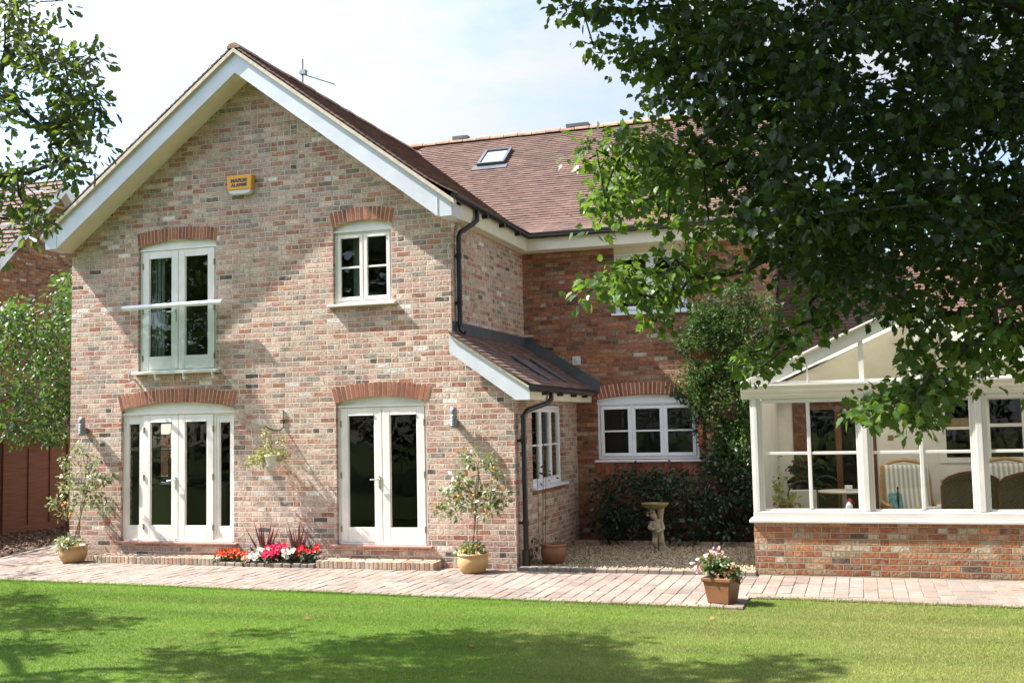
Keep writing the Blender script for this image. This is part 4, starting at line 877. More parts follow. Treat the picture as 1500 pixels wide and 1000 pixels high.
for dx, dy, dz, r in ((-.062, -.03, -.005, .013), (-.05, -.05, -.03, .016), (-.035, -.058, .012, .008), (-.058, -.02, .016, .008)): m.ball(hc+[dx, dy, dz], r, 6, 5)
for k in range(16): a = rng.uniform(0, 6.28); m.ball(hc+np.array([.012+.05*math.cos(a)*rng.uniform(.3, 1), .012+.05*math.sin(a), rng.uniform(.02, .055)]), rng.uniform(.014, .022), 6, 5)
for s_ in ('mL', 'mR'):
    for k in range(4): p_ = B_+np.array(ch[s_]); m.tube([p_+[0, 0, .012-.008*k], p_+[.018, -.006, .012-.009*k], p_+[.03, .006, .008-.009*k]], .006, 5)
    m.tube([p_+[0, 0, .01], p_+[.006, -.012, .026]], .006, 5)
m.build('figure', MT['stone'], t)
m = MB(); m.lathe([(.001, 0), (.12, 0), (.12, .02), (.05, .03), (.036, .18), (.045, .35), (.04, .5), (.055, .62), (.07, .655), (.001, .655)], tuple(B_+[.035, .045, 0]), 14); m.prism([(.02, 0), (.2, 0), (.17, .03), (.05, .16), (.03, .16)], -.03, .05, lambda a, b, c: (B_[0]+a, B_[1]+b-.02, c)); m.build('tree_stump_support', MT['stone'], t)
m = MB(); m.lathe([(.001, .645), (.12, .65), (.185, .69), (.208, .725), (.212, .735), (.195, .735), (.16, .705), (.001, .69)], tuple(B_+[-.035, 0, 0]), 30); m.build('bowl', MT['bowl'], t)

# ------------------------------------------------------------------ conservatory
YC = .07; C0 = front(YC); X0, X1 = 10.62, 14.75; CXM = 12.685; YW = 3.38
K = thing('conservatory', 'cream painted glazed conservatory with gabled front on a low red brick wall', 'conservatory', (CXM, YC, 0))
m = MB(); m.box(X0, X1, YC, YC+.22, -.1, .655); m.box(X0, X0+.22, YC+.2202, YW, -.1, .6548); m.box(X1-.22, X1, YC+.2202, YW, -.1, .6548); m.build('dwarf_wall', MT['brick_cons'], K)
m = MB(); m.box(X0-.05, X1+.05, -.12, .05, .655, .70, C0); m.box(X0+.005, X1-.005, -.1, .02, .7005, .80, C0); m.box(X0-.05, X0+.12, -3.3, -.1202, .6552, .70, C0); m.build('sill', MT['conswhite'], K, bevel=.012)
posts = [(10.625, 10.745), (11.95, 12.09), (13.28, 13.42), (14.62, 14.745)]
for a, b in posts:
    m = MB(); m.box(a, b, -.09, .0, .8005, 2.235, C0); m.box(a+.035, b-.035, -.02, .018, .8008, 2.2348, C0); m.build('post', MT['conswhite'], K, bevel=.004)
fm_ = MB(); gl = MB()
for (a, b), (c, d) in zip(posts[:-1], posts[1:]):
    p, q_ = b, c; mid = (p+q_)/2; fm_.box(p, p+.03, -.075, -.012, .81, 2.21, C0); fm_.box(q_-.03, q_, -.075, -.012, .81, 2.21, C0); fm_.box(p+.0302, q_-.0302, -.0752, -.0122, .8002, .83, C0); fm_.box(p+.0302, q_-.0302, -.0752, -.0122, 2.18, 2.2345, C0)
    fm_.box(mid-.022, mid+.022, -.07, -.008, .83, 2.18, C0); fm_.box(p+.0304, mid-.0222, -.066, -.014, 1.515, 1.552, C0); fm_.box(mid+.0222, q_-.0304, -.066, -.014, 1.515, 1.552, C0)
    gl.add([C0(p+.02, -.04, .82), C0(q_-.02, -.04, .82), C0(q_-.02, -.04, 2.19), C0(p+.02, -.04, 2.19)], [(0, 1, 2, 3)])
fm_.build('front_window', MT['conswhite'], K, bevel=.004); gl.build('pane', MT['glass_cons'], bpy.data.objects['front_window'])
m = MB(); prof = [(-.09, 2.235), (.01, 2.235), (.02, 2.27), (.045, 2.285), (.05, 2.32), (.09, 2.355), (.10, 2.385), (.12, 2.40), (.12, 2.425), (-.09, 2.425)]
m.prism(prof, X0-.1, X1+.1, lambda a, b, c: C0(b, a, c)); m.build('cornice', MT['conswhite'], K)
m = MB(); m.prism([(0.02, 2.235), (-.03, 2.27), (-.05, 2.32), (-.1, 2.385), (-.12, 2.425), (.1, 2.425)], -3.3, -.0902, lambda a, b, c: C0(X0+a, b, c)); m.build('side_cornice', MT['conswhite'], K)
SL = .447; zr = lambda x: 2.425+SL*(2.17-abs(x-CXM)); APZ = zr(CXM)
m = MB()
for s in (-1, 1):
    xe = CXM+s*2.16; m.prism([(xe, 2.4255), (xe-s*.36, 2.4255), (CXM, APZ-.165), (CXM, APZ), ], .03, -.05, C0); m.prism([(xe, 2.436), (CXM, APZ+.006), (CXM, APZ+.03), (xe, 2.46)], .07, -.02, C0)
m.build('gable_rafter', MT['conswhite'], K, bevel=.004)
m = MB()
for xx, w in ((11.36, .02), (12.02, .06), (12.60, .02), (12.685, .05), (13.35, .06), (14.01, .02)): m.box(xx-w/2, xx+w/2, -.04, .012, 2.4258, zr(xx)-.12, C0)
m.box(10.9, 14.47, -.04, -.002, 2.4262, 2.455, C0)
m.build('gable_mullions', MT['conswhite'], K); m = MB(); m.add([C0(10.6, -.03, 2.43), C0(14.77, -.03, 2.43), C0(CXM, -.03, APZ-.05)], [(0, 1, 2)]); m.build('gable_glass', MT['glass_cons'], K)
m = MB(); m.tube([(CXM, YC-.05, APZ-.08), (CXM, YC-.05, APZ+.05)], [.03, .02], 8); m.ball((CXM, YC-.05, APZ+.07), .032, 10, 8); m.tube([(CXM, YC-.05, APZ+.09), (CXM, YC-.05, APZ+.14)], [.014, .002], 8); m.build('finial', MT['conswhite'], K)
m = MB()
for s in (-1, 1): m.add([(CXM+s*2.2, YC+.04, 2.41), (CXM, YC+.04, APZ), (CXM, YW+1.4, APZ), (CXM+s*2.2, YW+1.4, 2.41)], [(0, 1, 2, 3)])
build_parts(m, 'roof_panel', MT['consroof'], K); m = MB()
for s in (-1, 1):
    for yy in np.arange(.75, 3.4, .66): m.tube([(CXM+s*2.2, yy, 2.44), (CXM, yy, APZ+.03)], .022, 4)
m.tube([(CXM, YC, APZ+.03), (CXM, YW+1, APZ+.03)], .05, 6); m.build('roof_bars', MT['conswhite'], K)
m = MB(); m.box(X0+.08, X0+.12, YC+.1, YW-.01, .70, 2.4); m.build('side_panel', MT['cream'], K)
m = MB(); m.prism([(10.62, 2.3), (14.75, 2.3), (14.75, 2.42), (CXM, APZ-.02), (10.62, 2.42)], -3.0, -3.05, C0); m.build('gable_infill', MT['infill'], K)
m = MB(); m.box(X0+.22, X1-.22, YC+.22, YW, -.02, .13); m.build('floor', MT['redtile'], K)
m = MB(); m.box(X0+.01, X0+.07, YC+.0905, YW-.02, .70, 2.23); m.build('side_boarding', MT['conswhite'], K)
for yy in (1.2, 2.3):
    m = MB(); m.box(X1-.1, X1-.02, yy-.04, yy+.04, .7, 2.3); m.build('side_post', MT['conswhite'], K)
# wing of the house behind it
Wg = thing('single_storey_wing', 'low brown tiled wing with cream wall behind the conservatory', 'house wing', (14, 3.4, 0)); CW = front(YW)
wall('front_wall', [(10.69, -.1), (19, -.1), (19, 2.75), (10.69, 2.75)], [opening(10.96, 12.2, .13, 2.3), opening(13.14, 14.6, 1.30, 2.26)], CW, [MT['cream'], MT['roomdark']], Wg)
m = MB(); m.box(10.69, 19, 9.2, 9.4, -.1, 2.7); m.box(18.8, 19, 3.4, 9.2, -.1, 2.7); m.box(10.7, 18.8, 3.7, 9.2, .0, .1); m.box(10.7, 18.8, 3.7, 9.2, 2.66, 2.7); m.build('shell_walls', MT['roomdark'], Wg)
tiles('roof_tiles', MT['tile'], Wg, (10.72, 3.16, 2.66), (1, 0, 0), (0, 2.6, 2.1), 8.3, math.hypot(2.6, 2.1), tw=.167, keep=lambda P: abs(P[0]-CXM) > 2.3 or P[2] > zr(P[0]))
m = MB(); m.add([(10.7, 3.18, 2.66), (19, 3.18, 2.66), (19, 5.78, 4.76), (10.7, 5.78, 4.76)], [(0, 1, 2, 3)]); m.add([(10.7, 9.6, 2.66), (19, 9.6, 2.66), (19, 5.78, 4.76), (10.7, 5.78, 4.76)], [(0, 1, 2, 3)]); m.build('roof_boarding', MT['tile_dark'], Wg)
ridge(Wg, (10.7, 5.78, 4.78), (19, 5.78, 4.78))
m = MB()
for a, b in ((10.965, 11.17), (12.03, 12.195)): m.box(a, b, -.07, .03, .13, 2.295, CW)
m.box(11.1702, 12.0298, -.07, .03, 2.2, 2.2948, CW); m.box(11.60, 11.69, -.06, .02, .13, 2.1998, CW)
for a, b in ((11.1702, 11.5998), (11.6902, 12.0298)): m.box(a, b, -.06, .01, .13, .35, CW); m.box(a, b, -.06, .012, 2.10, 2.1998, CW)
d_ = m.build('wooden_door', MT['wood'], Wg, bevel=.004); m = MB(); m.add([CW(11.17, -.03, .3), CW(12.03, -.03, .3), CW(12.03, -.03, 2.15), CW(11.17, -.03, 2.15)], [(0, 1, 2, 3)]); m.build('pane', MT['glass_door'], d_)
m = MB(); m.box(13.10, 13.20, -.05, .025, 1.26, 2.3, CW); m.box(13.74, 13.82, -.05, .02, 1.3, 2.24, CW); m.box(14.26, 14.4, -.05, .02, 1.3, 2.24, CW); m.box(13.2002, 14.6, -.05, .024, 2.2, 2.2998, CW); m.box(13.2002, 14.6, -.05, .0242, 1.26, 1.34, CW); m.box(13.2002, 13.7398, -.04, .018, 1.76, 1.80, CW); m.box(13.8202, 14.2598, -.04, .018, 1.79, 1.84, CW)
w_ = m.build('window', MT['cream'], Wg); m = MB(); m.add([CW(13.19, -.02, 1.33), CW(14.3, -.02, 1.33), CW(14.3, -.02, 2.21), CW(13.19, -.02, 2.21)], [(0, 1, 2, 3)]); m.build('pane', MT['glass_door'], w_)
m = MB(); m.box(13.21, 13.73, -.10, -.09, 1.80, 1.93, CW); m.build('blind', MT['rattan'], w_)
m = MB(); m.box(12.37, 12.45, .0, .012, 1.61, 1.69, CW); tag(m.build('wall_socket', MT['brass'], None, origin=(12.41, YW, 1.65), bevel=.004), 'small square brass switch plate on the cream conservatory wall', 'switch')
# conservatory furniture
def put(name, lab, cat, loc, rz=0, group=None): return thing(name, lab, cat, loc, group, rz)
def cane_chair(lab, loc, rz, kind):
    t = put('cane_armchair', lab, 'armchair', loc, rz, 'cane chairs in the conservatory'); fr = MT['rattan']; w = .37
    m = MB()
    for s in (-1, 1):
        m.tube([(s*w, -.42, 0), (s*w, -.42, .52), (s*w, -.38, .57), (s*w, .2, .60), (s*w*.97, .3, .3), (s*w*.95, .36, 0)], .028, 8)
        m.tube([(s*w*.92, .28, .3), (s*w*.92, .40, .9), (s*w*.85, .44, 1.10)], .026, 8)
        m.box(s*w-.035, s*w+.035, -.45, .15, .56, .60) 
        for k in range(5): m.tube([(s*w, -.38+k*.12, .08), (s*w, -.38+k*.12, .57)], .012, 6)
    m.tube([(-w*.85, .44, 1.10), (-w*.5, .455, 1.17), (0, .46, 1.20), (w*.5, .455, 1.17), (w*.85, .44, 1.10)], .026, 8); m.tube([(-w, -.42, .3), (w, -.42, .3)], .024, 8); m.tube([(-w, .3, .3), (w, .3, .3)], .024, 8); m.tube([(-w, -.42, .08), (w, -.42, .08)], .02, 8)
    m.build('frame', fr, t, local=True)
    m = MB(); m.prism([(-.42, .30), (.30, .24), (.42, 1.08), (.36, 1.10), (.24, .30)], -w*.9, w*.9, lambda a, b, c: (b, a+.03, c)); m.build('woven_panel', MT['wicker'] if kind == 'wicker' else fr, t, local=True)
    m = MB(); m.box(-.33, .33, -.42, .22, .32, .45); m.build('seat_cushion', MT['cushion'], t, local=True, bevel=.045)
    m = MB(); m.prism([(.12, .44), (.24, .43), (.37, 1.08), (.33, 1.15), (.26, 1.12), (.22, .8)], -.31, .31, lambda a, b, c: (b, a, c)); m.build('back_cushion', MT['cushion'], t, local=True, bevel=.04)
    if kind == 'cane' and lab.startswith('pale cane armchair with striped cushions'): m = MB(); m.prism([(-.10, .45), (.05, .45), (.13, .72), (.04, .76)], -.30, -.12, lambda a, b, c: (b, a, c)); m.build('scatter_cushion', simple('teal_print_cushion', (.10, .24, .27), .9, .5, 25), t, local=True, bevel=.03)
    return t
def wicker_chair(lab, loc, rz, wid):
    t = put('wicker_armchair', lab, 'armchair', loc, rz, 'brown wicker chairs with their backs to the garden'); w = wid/2
    m = MB(); a = [(-w, 0), (w, 0), (w, .98), (w*.8, 1.04), (w*.4, 1.09), (0, 1.11), (-w*.4, 1.09), (-w*.8, 1.04), (-w, .98)]
    m.prism(a, .30, .38, lambda u, o, z: (u, o+.02*math.cos(u*4), z)); 
    for s in (-1, 1): m.box(s*w-.05, s*w+.05, -.40, .2998, .0, .60)
    m.box(-w+.051, w-.051, -.38, .2996, .05, .33); m.build('woven_shell', MT['wicker'], t, local=True, bevel=.02)
    m = MB(); m.tube([(x_, .34+.02, z_+.01) for x_, z_ in a[2:]], .018, 8); 
    for s in (-1, 1): m.tube([(s*w, .36, .95), (s*w, .36, 0)], .024, 8)
    m.build('cane_trim', MT['wood'], t, local=True)
    m = MB(); m.box(-w+.07, w-.07, -.38, .27, .331, .46); m.build('seat_cushion', MT['cushion'], t, local=True, bevel=.04)
cane_chair('pale cane armchair with striped cushions facing the garden through the middle bay', (12.63, 2.45, .13), R(8), 'cane')
cane_chair('pale cane armchair with striped back showing behind the right wicker chair', (13.93, 2.75, .13), R(-6), 'cane')
wicker_chair('brown wicker armchair back to the garden, partly behind the conservatory right mullion post', (13.27, 1.15, .13), R(184), .70)
wicker_chair('brown wicker chair seen from behind at the right edge of the conservatory', (14.03, 1.1, .13), R(178), .80)
for o_ in [o for o in bpy.data.objects if o.name.startswith('wicker_armchair')]: pass
t = put('coffee_table', 'low wooden table with papers before the striped cane armchair', 'table', (12.92, 1.55, .13)); m = MB(); m.box(-.28, .28, -.2, .2, .56, .60)
for s in (-1, 1):
    for r_ in (-1, 1): m.tube([(s*.24, r_*.16, 0), (s*.24, r_*.16, .56)], .022, 6)
m.box(-.26, .26, -.18, .18, .2, .225); m.build('table_frame', MT['rattan'], t, local=True, bevel=.005); m = MB(); m.box(-.15, .1, -.12, .1, .601, .615); m.box(.0, .2, -.05, .12, .616, .64); m.build('papers', MT['white'], t, local=True)
t = put('figurine', 'thin dark figurine standing on the conservatory sill before the striped chair', 'figurine', (12.40, .62, .75)); m = MB(); m.lathe([(.001, 0), (.05, 0), (.05, .01), (.012, .02), (.012, .1), (.02, .16), (.014, .24), (.008, .28), (.014, .31), (.001, .33)], (0, 0, 0), 10); m.build('statuette', MT['iron'], t, local=True)
t = put('side_table', 'low shelf holding the figurine behind the middle glazing', 'table', (12.5, .62, .13)); m = MB(); m.box(-.25, .25, -.15, .15, .59, .618)
for s in (-1, 1):
    for r_ in (-1, 1): m.tube([(s*.22, r_*.12, 0), (s*.22, r_*.12, .59)], .015, 6)
m.build('table_frame', MT['wood'], t, local=True)
t = put('bistro_table', 'round white metal bistro table in the left bay of the conservatory', 'table', (11.72, 2.0, .13)); m = MB(); m.lathe([(.001, .78), (.36, .78), (.37, .795), (.36, .81), (.001, .81)], (0, 0, 0), 28); m.build('tabletop', MT['conswhite'], t, local=True)
m = MB(); m.tube([(0, 0, .1), (0, 0, .78)], .03, 8)
for k in range(3): a = k*2.094+.4; m.tube([(.02*math.cos(a), .02*math.sin(a), .3), (.2*math.cos(a), .2*math.sin(a), .12), (.3*math.cos(a), .3*math.sin(a), 0)], .016, 6)
m.build('pedestal', MT['greywhite'], t, local=True)
t = put('tea_cup', 'white cup standing on the bistro table', 'cup', (11.78, 1.85, .94)); m = MB(); m.lathe([(.001, 0), (.035, 0), (.05, .04), (.055, .08), (.045, .075), (.001, .02)], (0, 0, 0), 16); m.build('cup', MT['white'], t, local=True)
def bistro_chair(lab, loc, rz, cloth):
    t = put('bistro_chair', lab, 'chair', loc, rz, 'scrolled metal bistro chairs'); m = MB(); arc = [(.2*math.cos(a), .2, .78+.2*math.sin(a)*1.0) for a in np.linspace(0, math.pi, 13)]
    m.tube([(.2, .2, 0)]+arc+[(-.2, .2, 0)], .013, 6); m.tube([(.11*math.cos(a), .2, .74+.11*math.sin(a)) for a in np.linspace(0, 2*math.pi, 17)], .008, 5)
    m.tube([(.05*math.cos(a)*(1-a/14), .2, .74+.06*math.sin(a)) for a in np.linspace(0, 9, 20)], .006, 5)
    for s in (-1, 1): m.tube([(s*.18, -.18, .45), (s*.2, -.2, 0)], .013, 6)
    m.tube([(-.2, .2, .25), (.2, .2, .25)], .008, 5); m.tube([(-.19, -.19, .25), (.19, -.19, .25)], .008, 5); m.build('metal_frame', MT['iron'], t, local=True)
    m = MB(); m.lathe([(.001, .44), (.2, .44), (.215, .455), (.2, .47), (.001, .47)], (0, 0, 0), 20); m.build('seat', MT['conswhite'], t, local=True)
    if cloth: m = MB(); m.box(-.19, .19, .18, .222, .30, .86); m.build('cover', MT['conswhite'], t, local=True, bevel=.015)
bistro_chair('scrolled bistro chair with a cream cover near the left conservatory post', (11.12, 1.55, .13), R(196), True)
bistro_chair('bare scrolled bistro chair behind the round white table', (11.42, 2.55, .13), R(-10), False)
t = put('spray_bottle', 'white spray bottle with red trigger head on the conservatory sill', 'bottle', (11.80, .30, .78)); m = MB(); m.lathe([(.001, 0), (.042, 0), (.045, .01), (.042, .08), (.02, .12), (.016, .13)], (0, 0, 0), 16); m.build('bottle', MT['white'], t, local=True)
m = MB(); m.box(-.018, .03, -.014, .014, .131, .165); m.tube([(.03, 0, .155), (.055, 0, .12), (.07, 0, .095)], .005, 5); m.build('trigger_head', MT['fl_red'], t, local=True, bevel=.003)
t = put('house_plant', 'leafy pink flowered plant in a brown pot behind the left conservatory post', 'potted plant', (11.0, .5, .70)); m = MB(); m.lathe([(.001, 0), (.06, 0), (.085, .14), (.09, .15), (.001, .13)], (0, 0, 0), 16); m.build('pot', MT['terra2'], t, local=True)
L = [np.array([11.0, .5, .9])+rng.normal(size=3)*[.09, .05, .08] for _ in range(16)]+[np.array([10.93, .45, 1.0+.2*s]) for s in np.linspace(0, 1, 5)]
foliage('foliage', MT['trail'], t, OVAL, L, 7, .06, .075); foliage('blossoms', MT['fl_pink'], t, PETAL, L[-3:], 6, .04, .03)
t = put('plant_stand', 'narrow stand carrying the pink flowered plant', 'stand', (11.0, .5, .13)); m = MB(); m.box(-.1, .1, -.1, .1, .545, .569)
for s in (-1, 1):
    for r_ in (-1, 1): m.tube([(s*.08, r_*.08, 0), (s*.08, r_*.08, .545)], .01, 6)
m.build('stand_frame', MT['wood'], t, local=True)
t = put('rubber_plant', 'tall dark leaved plant in a dark tub beside the wooden door', 'potted plant', (11.12, 2.95, .13)); m = MB(); m.lathe([(.001, 0), (.14, 0), (.18, .8), (.19, .82), (.001, .78)], (0, 0, 0), 20); m.build('tub', MT['blackmat'], t, local=True)
foliage('foliage', MT['shrub'], t, OVAL, [np.array([11.12, 2.95, 1.15])+rng.normal(size=3)*[.1, .08, .16] for _ in range(20)], 8, .1, .13)
t = put('plant_tub', 'grey planter between the cane armchair and the wicker chair', 'planter', (13.18, 2.6, .13)); m = MB(); m.lathe([(.001, 0), (.1, 0), (.13, .9), (.14, .92), (.12, .92), (.001, .85)], (0, 0, 0), 20); m.build('tub', MT['galv'], t, local=True)
# study behind the wide French doors
t = put('desk', 'dark desk seen through the wide French doors', 'desk', (1.4, 1.45, .265)); m = MB(); m.box(-.75, .75, -.35, .35, .80, .84); m.box(-.74, -.70, -.34, .34, 0, .80); m.box(.70, .74, -.34, .34, 0, .80); m.box(-.70, .70, -.33, -.31, .1, .79); m.build('desk_frame', MT['blackmat'], t, local=True)
t = put('monitor', 'black computer screen on the desk behind the wide French doors', 'monitor', (.98, 1.5, 1.105)); m = MB(); m.box(-.22, .22, -.02, .02, .10, .42); m.tube([(0, .02, .01), (0, .02, .2)], .02, 8); m.box(-.1, .1, -.07, .09, 0, .012); m.build('screen', MT['blackmat'], t, local=True, bevel=.006)
t = put('telephone', 'pale telephone on the desk behind the glass door', 'telephone', (.62, 1.3, 1.106)); m = MB(); m.prism([(-.06, 0), (.06, 0), (.06, .05), (-.06, .1)], -.05, .05, lambda a, b, c: (b, a, c)); m.box(-.055, -.01, -.1, .1, .09, .115); m.build('handset', MT['greywhite'], t, local=True, bevel=.008)
t = put('paper_sheets', 'loose white papers on the dark desk in the study', 'papers', (1.78, 1.3, 1.106)); m = MB(); m.box(-.12, .12, -.1, .08, 0, .012); m.box(-.05, .16, -.08, .1, .013, .02); m.build('papers', MT['white'], t, local=True)

# ------------------------------------------------------------------ fence, neighbour house
t = thing('wooden_fence', 'dark brown overlapping board fence along the soil bed left of the house', 'fence', (-4.25, 3, 0)); FX = side(-4.25)
m = MB(); y = -6.
while y < 12:
    z = .15
    while z < 1.84: m.box(y, y+1.81, -.03-.0, -.008+.012*(.5-((z*7.3) % 1)*.2), z, z+.135, FX); z += .125
    y += 1.83
m.build('lap_boards', MT['fence'], t)
m = MB(); y = -6.
while y < 12:
    m.box(y, y+1.82, -.03, .01, .0, .149, FX); m.box(y, y+1.82, -.03, .03, 1.86, 1.9, FX)
    for k in range(3): m.box(y+.02+k*.61, y+.06+k*.61, .001, .025, .15, 1.8598, FX)
    y += 1.83
m.build('battens', MT['fence'], t)
for k in range(10):
    y = -6+k*1.83-.04; m = MB(); m.box(y-.04, y+.04, -.05, .05, 0, 1.93, FX); m.build('post', MT['fence'], t)
t = thing('neighbour_house', 'neighbouring red brick house with white verge boards behind the fence', 'house', (-9, 9, 0)); FN = side(-9)
NA, NZ = 10.0, 8.95; rk = lambda y: NZ-1.05*abs(y-NA)
wall('gable_end', [(5.6, -.1), (14.4, -.1), (14.4, rk(14.4)-.1), (NA, NZ-.1), (5.6, rk(5.6)-.1)], [], FN, [MT['brick_red'], MT['room']], t)
m = MB()
for s in (-1, 1): m.prism([(NA, NZ-.32), (NA+s*4.8, rk(NA+s*4.8)-.32), (NA+s*4.8, rk(NA+s*4.8)), (NA, NZ)], .3, .26, FN); m.prism([(NA, NZ-.31), (NA+s*4.8, rk(NA+s*4.8)-.31), (NA+s*4.8, rk(NA+s*4.8)-.29), (NA, NZ-.29)], .26, .0, FN)
m.build('barge_board', MT['white'], t); m = MB(); m.box(-15, -9, 5.9, 6.1, 0, 4); m.box(-15, -9.3, 13.9, 14.1, 0, 4); m.build('side_walls', MT['brick_red'], t)
for s in (-1, 1): tiles('roof_tiles', MT['tile'], t, (-14, NA+s*4.85, rk(NA+s*4.85)+.03), (1, 0, 0), (0, -s, 1.05), 5.35, 4.85*math.hypot(1, 1.05), gauge=.2, tw=.3)

# ------------------------------------------------------------------ plants against the rear wall
def sample_plane(poly, n, y0, y1):
    p = np.array(poly, float); out = []
    while len(out) < n:
        u = rng.uniform(p[:, 0].min(), p[:, 0].max(), 300); v = rng.uniform(p[:, 1].min(), p[:, 1].max(), 300); k = in_poly(u, v, poly)
        out += [on_plane(a, b, 1, rng.uniform(y0, y1)) for a, b in zip(u[k], v[k])]
    return [p_ for p_ in out if p_[2] > .03][:n]
t = thing('climbing_shrub', 'tall small leaved climber covering the brick wall right of the kitchen window', 'climber', (9.95, 3.3, 0))
tg = sample_plane([(1002, 480), (1040, 440), (1075, 425), (1120, 425), (1128, 500), (1110, 560), (1105, 700), (1032, 700), (1036, 640), (1028, 600), (985, 575), (1003, 545)], 300, 2.95, 3.36)
tg = [p_+rng.normal(size=3)*[.10, .05, .10] for p_ in tg if math.sin(p_[0]*9+p_[2]*4)+math.sin(p_[2]*7-p_[0]*3) > -1.1]
tg += sample_plane([(985, 560), (1030, 540), (1040, 640), (1030, 600), (990, 580)], 14, 3.2, 3.38)
skeleton([(9.95, 3.3, 0), (9.9, 3.3, .8), (9.95, 3.35, 1.8)], tg, .4, .05, .0, .004, .45, .05).build('stem', MT['bark'], t)
foliage('foliage', MT['climber'], t, OVAL, tg, 50, .16, .058, .2, .6, 1., .8)
SHL = ['dark evergreen shrub under the left half of the kitchen window', 'dark evergreen shrub directly behind the birdbath bowl', 'taller dark evergreen shrub between the climber and the conservatory']
for lab, poly, c, n in ((SHL[0], [(868, 715), (885, 695), (955, 690), (960, 785), (890, 792), (870, 760)], (8.35, 3.1), 85), (SHL[1], [(945, 700), (990, 686), (1035, 690), (1040, 790), (950, 790)], (9.15, 3.1), 95), (SHL[2], [(1030, 690), (1040, 655), (1100, 640), (1125, 650), (1125, 780), (1030, 790)], (10.1, 3.1), 120)):
    t = thing('evergreen_shrub', lab, 'shrub', (*c, 0)); tg = sample_plane(poly, n, 2.75, 3.3)
    skeleton([(*c, 0), (c[0], c[1], .3)], tg, .3, .04, .0, .004, .45, .03).build('stem', MT['bark'], t); foliage('foliage', MT['shrub'], t, OVAL, tg, 20, .17, .075, .3, .7)
def feeder(u, v, lab, mat, r, h):
    p_ = on_plane(u, v, 1, 3.12); t = thing('bird_feeder', lab, 'bird feeder', tuple(p_)); m = MB(); m.lathe([(.001, 0), (r, 0), (r, h), (.001, h)], (0, 0, 0), 16); m.build('feeder_tube', mat, t, local=True)
    m = MB(); m.lathe([(r*1.35, h), (r*1.2, h+.03), (.01, h+.07), (.008, h+.16)], (0, 0, 0), 16); m.lathe([(.001, -.02), (r*1.3, -.02), (r*1.35, .0), (.001, .001)], (0, 0, 0), 16); m.build('cap', MT['blackmat'], t, local=True)
feeder(1041, 658, 'pinkish tube bird feeder hanging in front of the climber', simple('pink_clay', (.42, .22, .17), .7), .065, .28)
feeder(1027, 652, 'narrow red bird feeder hanging beside the kitchen window frame', simple('red_feeder', (.5, .09, .06), .5), .038, .34)

# ------------------------------------------------------------------ trees
t = thing('leafy_shrub_tree', 'bright green bushy young tree over the fence at the far left edge', 'tree', (-6.0, 4.2, 0)); tg = sample_poly([(-60, 470), (0, 445), (30, 432), (55, 470), (62, 560), (60, 642), (-60, 642)], 200, 18.5, 20.5)
skeleton([(-6.0, 4.4, 0), (-6.0, 4.4, 1.2)], tg, .5, .06, .05, .005).build('trunk', MT['bark'], t); foliage('crown', MT['hedge'], t, OVAL, tg, 16, .24, .11, .4, .7)
t = thing('leafy_shrub_tree', 'bright green bushy young tree over the fence against the house corner', 'tree', (-5.7, 6.2, 0)); tg = sample_poly([(55, 480), (70, 440), (86, 405), (106, 395), (135, 430), (135, 642), (60, 642)], 200, 19.5, 21.5)
skeleton([(-5.7, 6.4, 0), (-5.7, 6.4, 1.2)], tg, .5, .06, .05, .005).build('trunk', MT['bark'], t); foliage('crown', MT['hedge'], t, OVAL, tg, 16, .24, .11, .4, .7)

# oak standing left of the garden: its boughs reach into view and shade the lawn
t = thing('oak_tree', 'oak bough of lobed leaves reaching in at the upper left', 'tree', (-3.2, -9.6, 0))
vis = []
for poly, n in (([(0, 40), (50, 38), (120, 85), (135, 125), (128, 150), (95, 140), (40, 110), (0, 90)], 34), ([(100, 130), (150, 150), (168, 200), (170, 216), (140, 226), (105, 212), (75, 165)], 34), ([(-20, 120), (35, 130), (50, 175), (20, 205), (-20, 190)], 12), ([(65, 160), (110, 190), (122, 262), (108, 285), (78, 245), (60, 205)], 18),
                ([(-20, 250), (30, 245), (62, 268), (75, 300), (50, 330), (-20, 330)], 22), ([(60, 270), (95, 300), (85, 330), (40, 330)], 7), ([(0, 0), (30, 0), (24, 40), (0, 40)], 8), ([(112, 72), (140, 76), (150, 92), (120, 108)], 4), ([(132, 235), (152, 240), (160, 268), (140, 255)], 4), ([(-40, 330), (20, 340), (55, 378), (20, 420), (-40, 430)], 12), ([(72, 0), (95, 0), (90, 9), (76, 8)], 2)):
    vis += [p_ for p_ in sample_poly(poly, n, 8.5, 9.6) if proj(p_)[0] < 152 and (proj(p_)[0]-75)*1.06 < 350-proj(p_)[1]-40]
sh = -np.array(SUN_D)/SUN_D.z*-1.0; back = np.array([-4.6/5.2, -1/5.2, 1.0])
def shade(poly, n, plane, h0, h1):
    out = []; p = np.array(poly, float)
    while len(out) < n:
        u = rng.uniform(p[:, 0].min(), p[:, 0].max()); v = rng.uniform(p[:, 1].min(), p[:, 1].max())
        if not in_poly(np.array([u]), np.array([v]), poly)[0]: continue
        S = on_plane(u, v, *plane); h = rng.uniform(h0, h1)
        for _ in range(40):
            P_ = S+back*h; a, b, w = proj(P_)
            if w < .5 or a < -130 or b < -130: break
            h += .35
        out.append(P_)
    return out
off = shade([(0, 862), (60, 880), (130, 893), (110, 903), (180, 905), (150, 925), (60, 915), (0, 915)], 26, (2, 0), 4.2, 5.5)+shade([(0, 935), (55, 938), (70, 955), (0, 958)], 7, (2, 0), 4.2, 5.5)+shade([(0, 985), (120, 988), (120, 1000), (0, 1000)], 5, (2, 0), 4.5, 5.5)
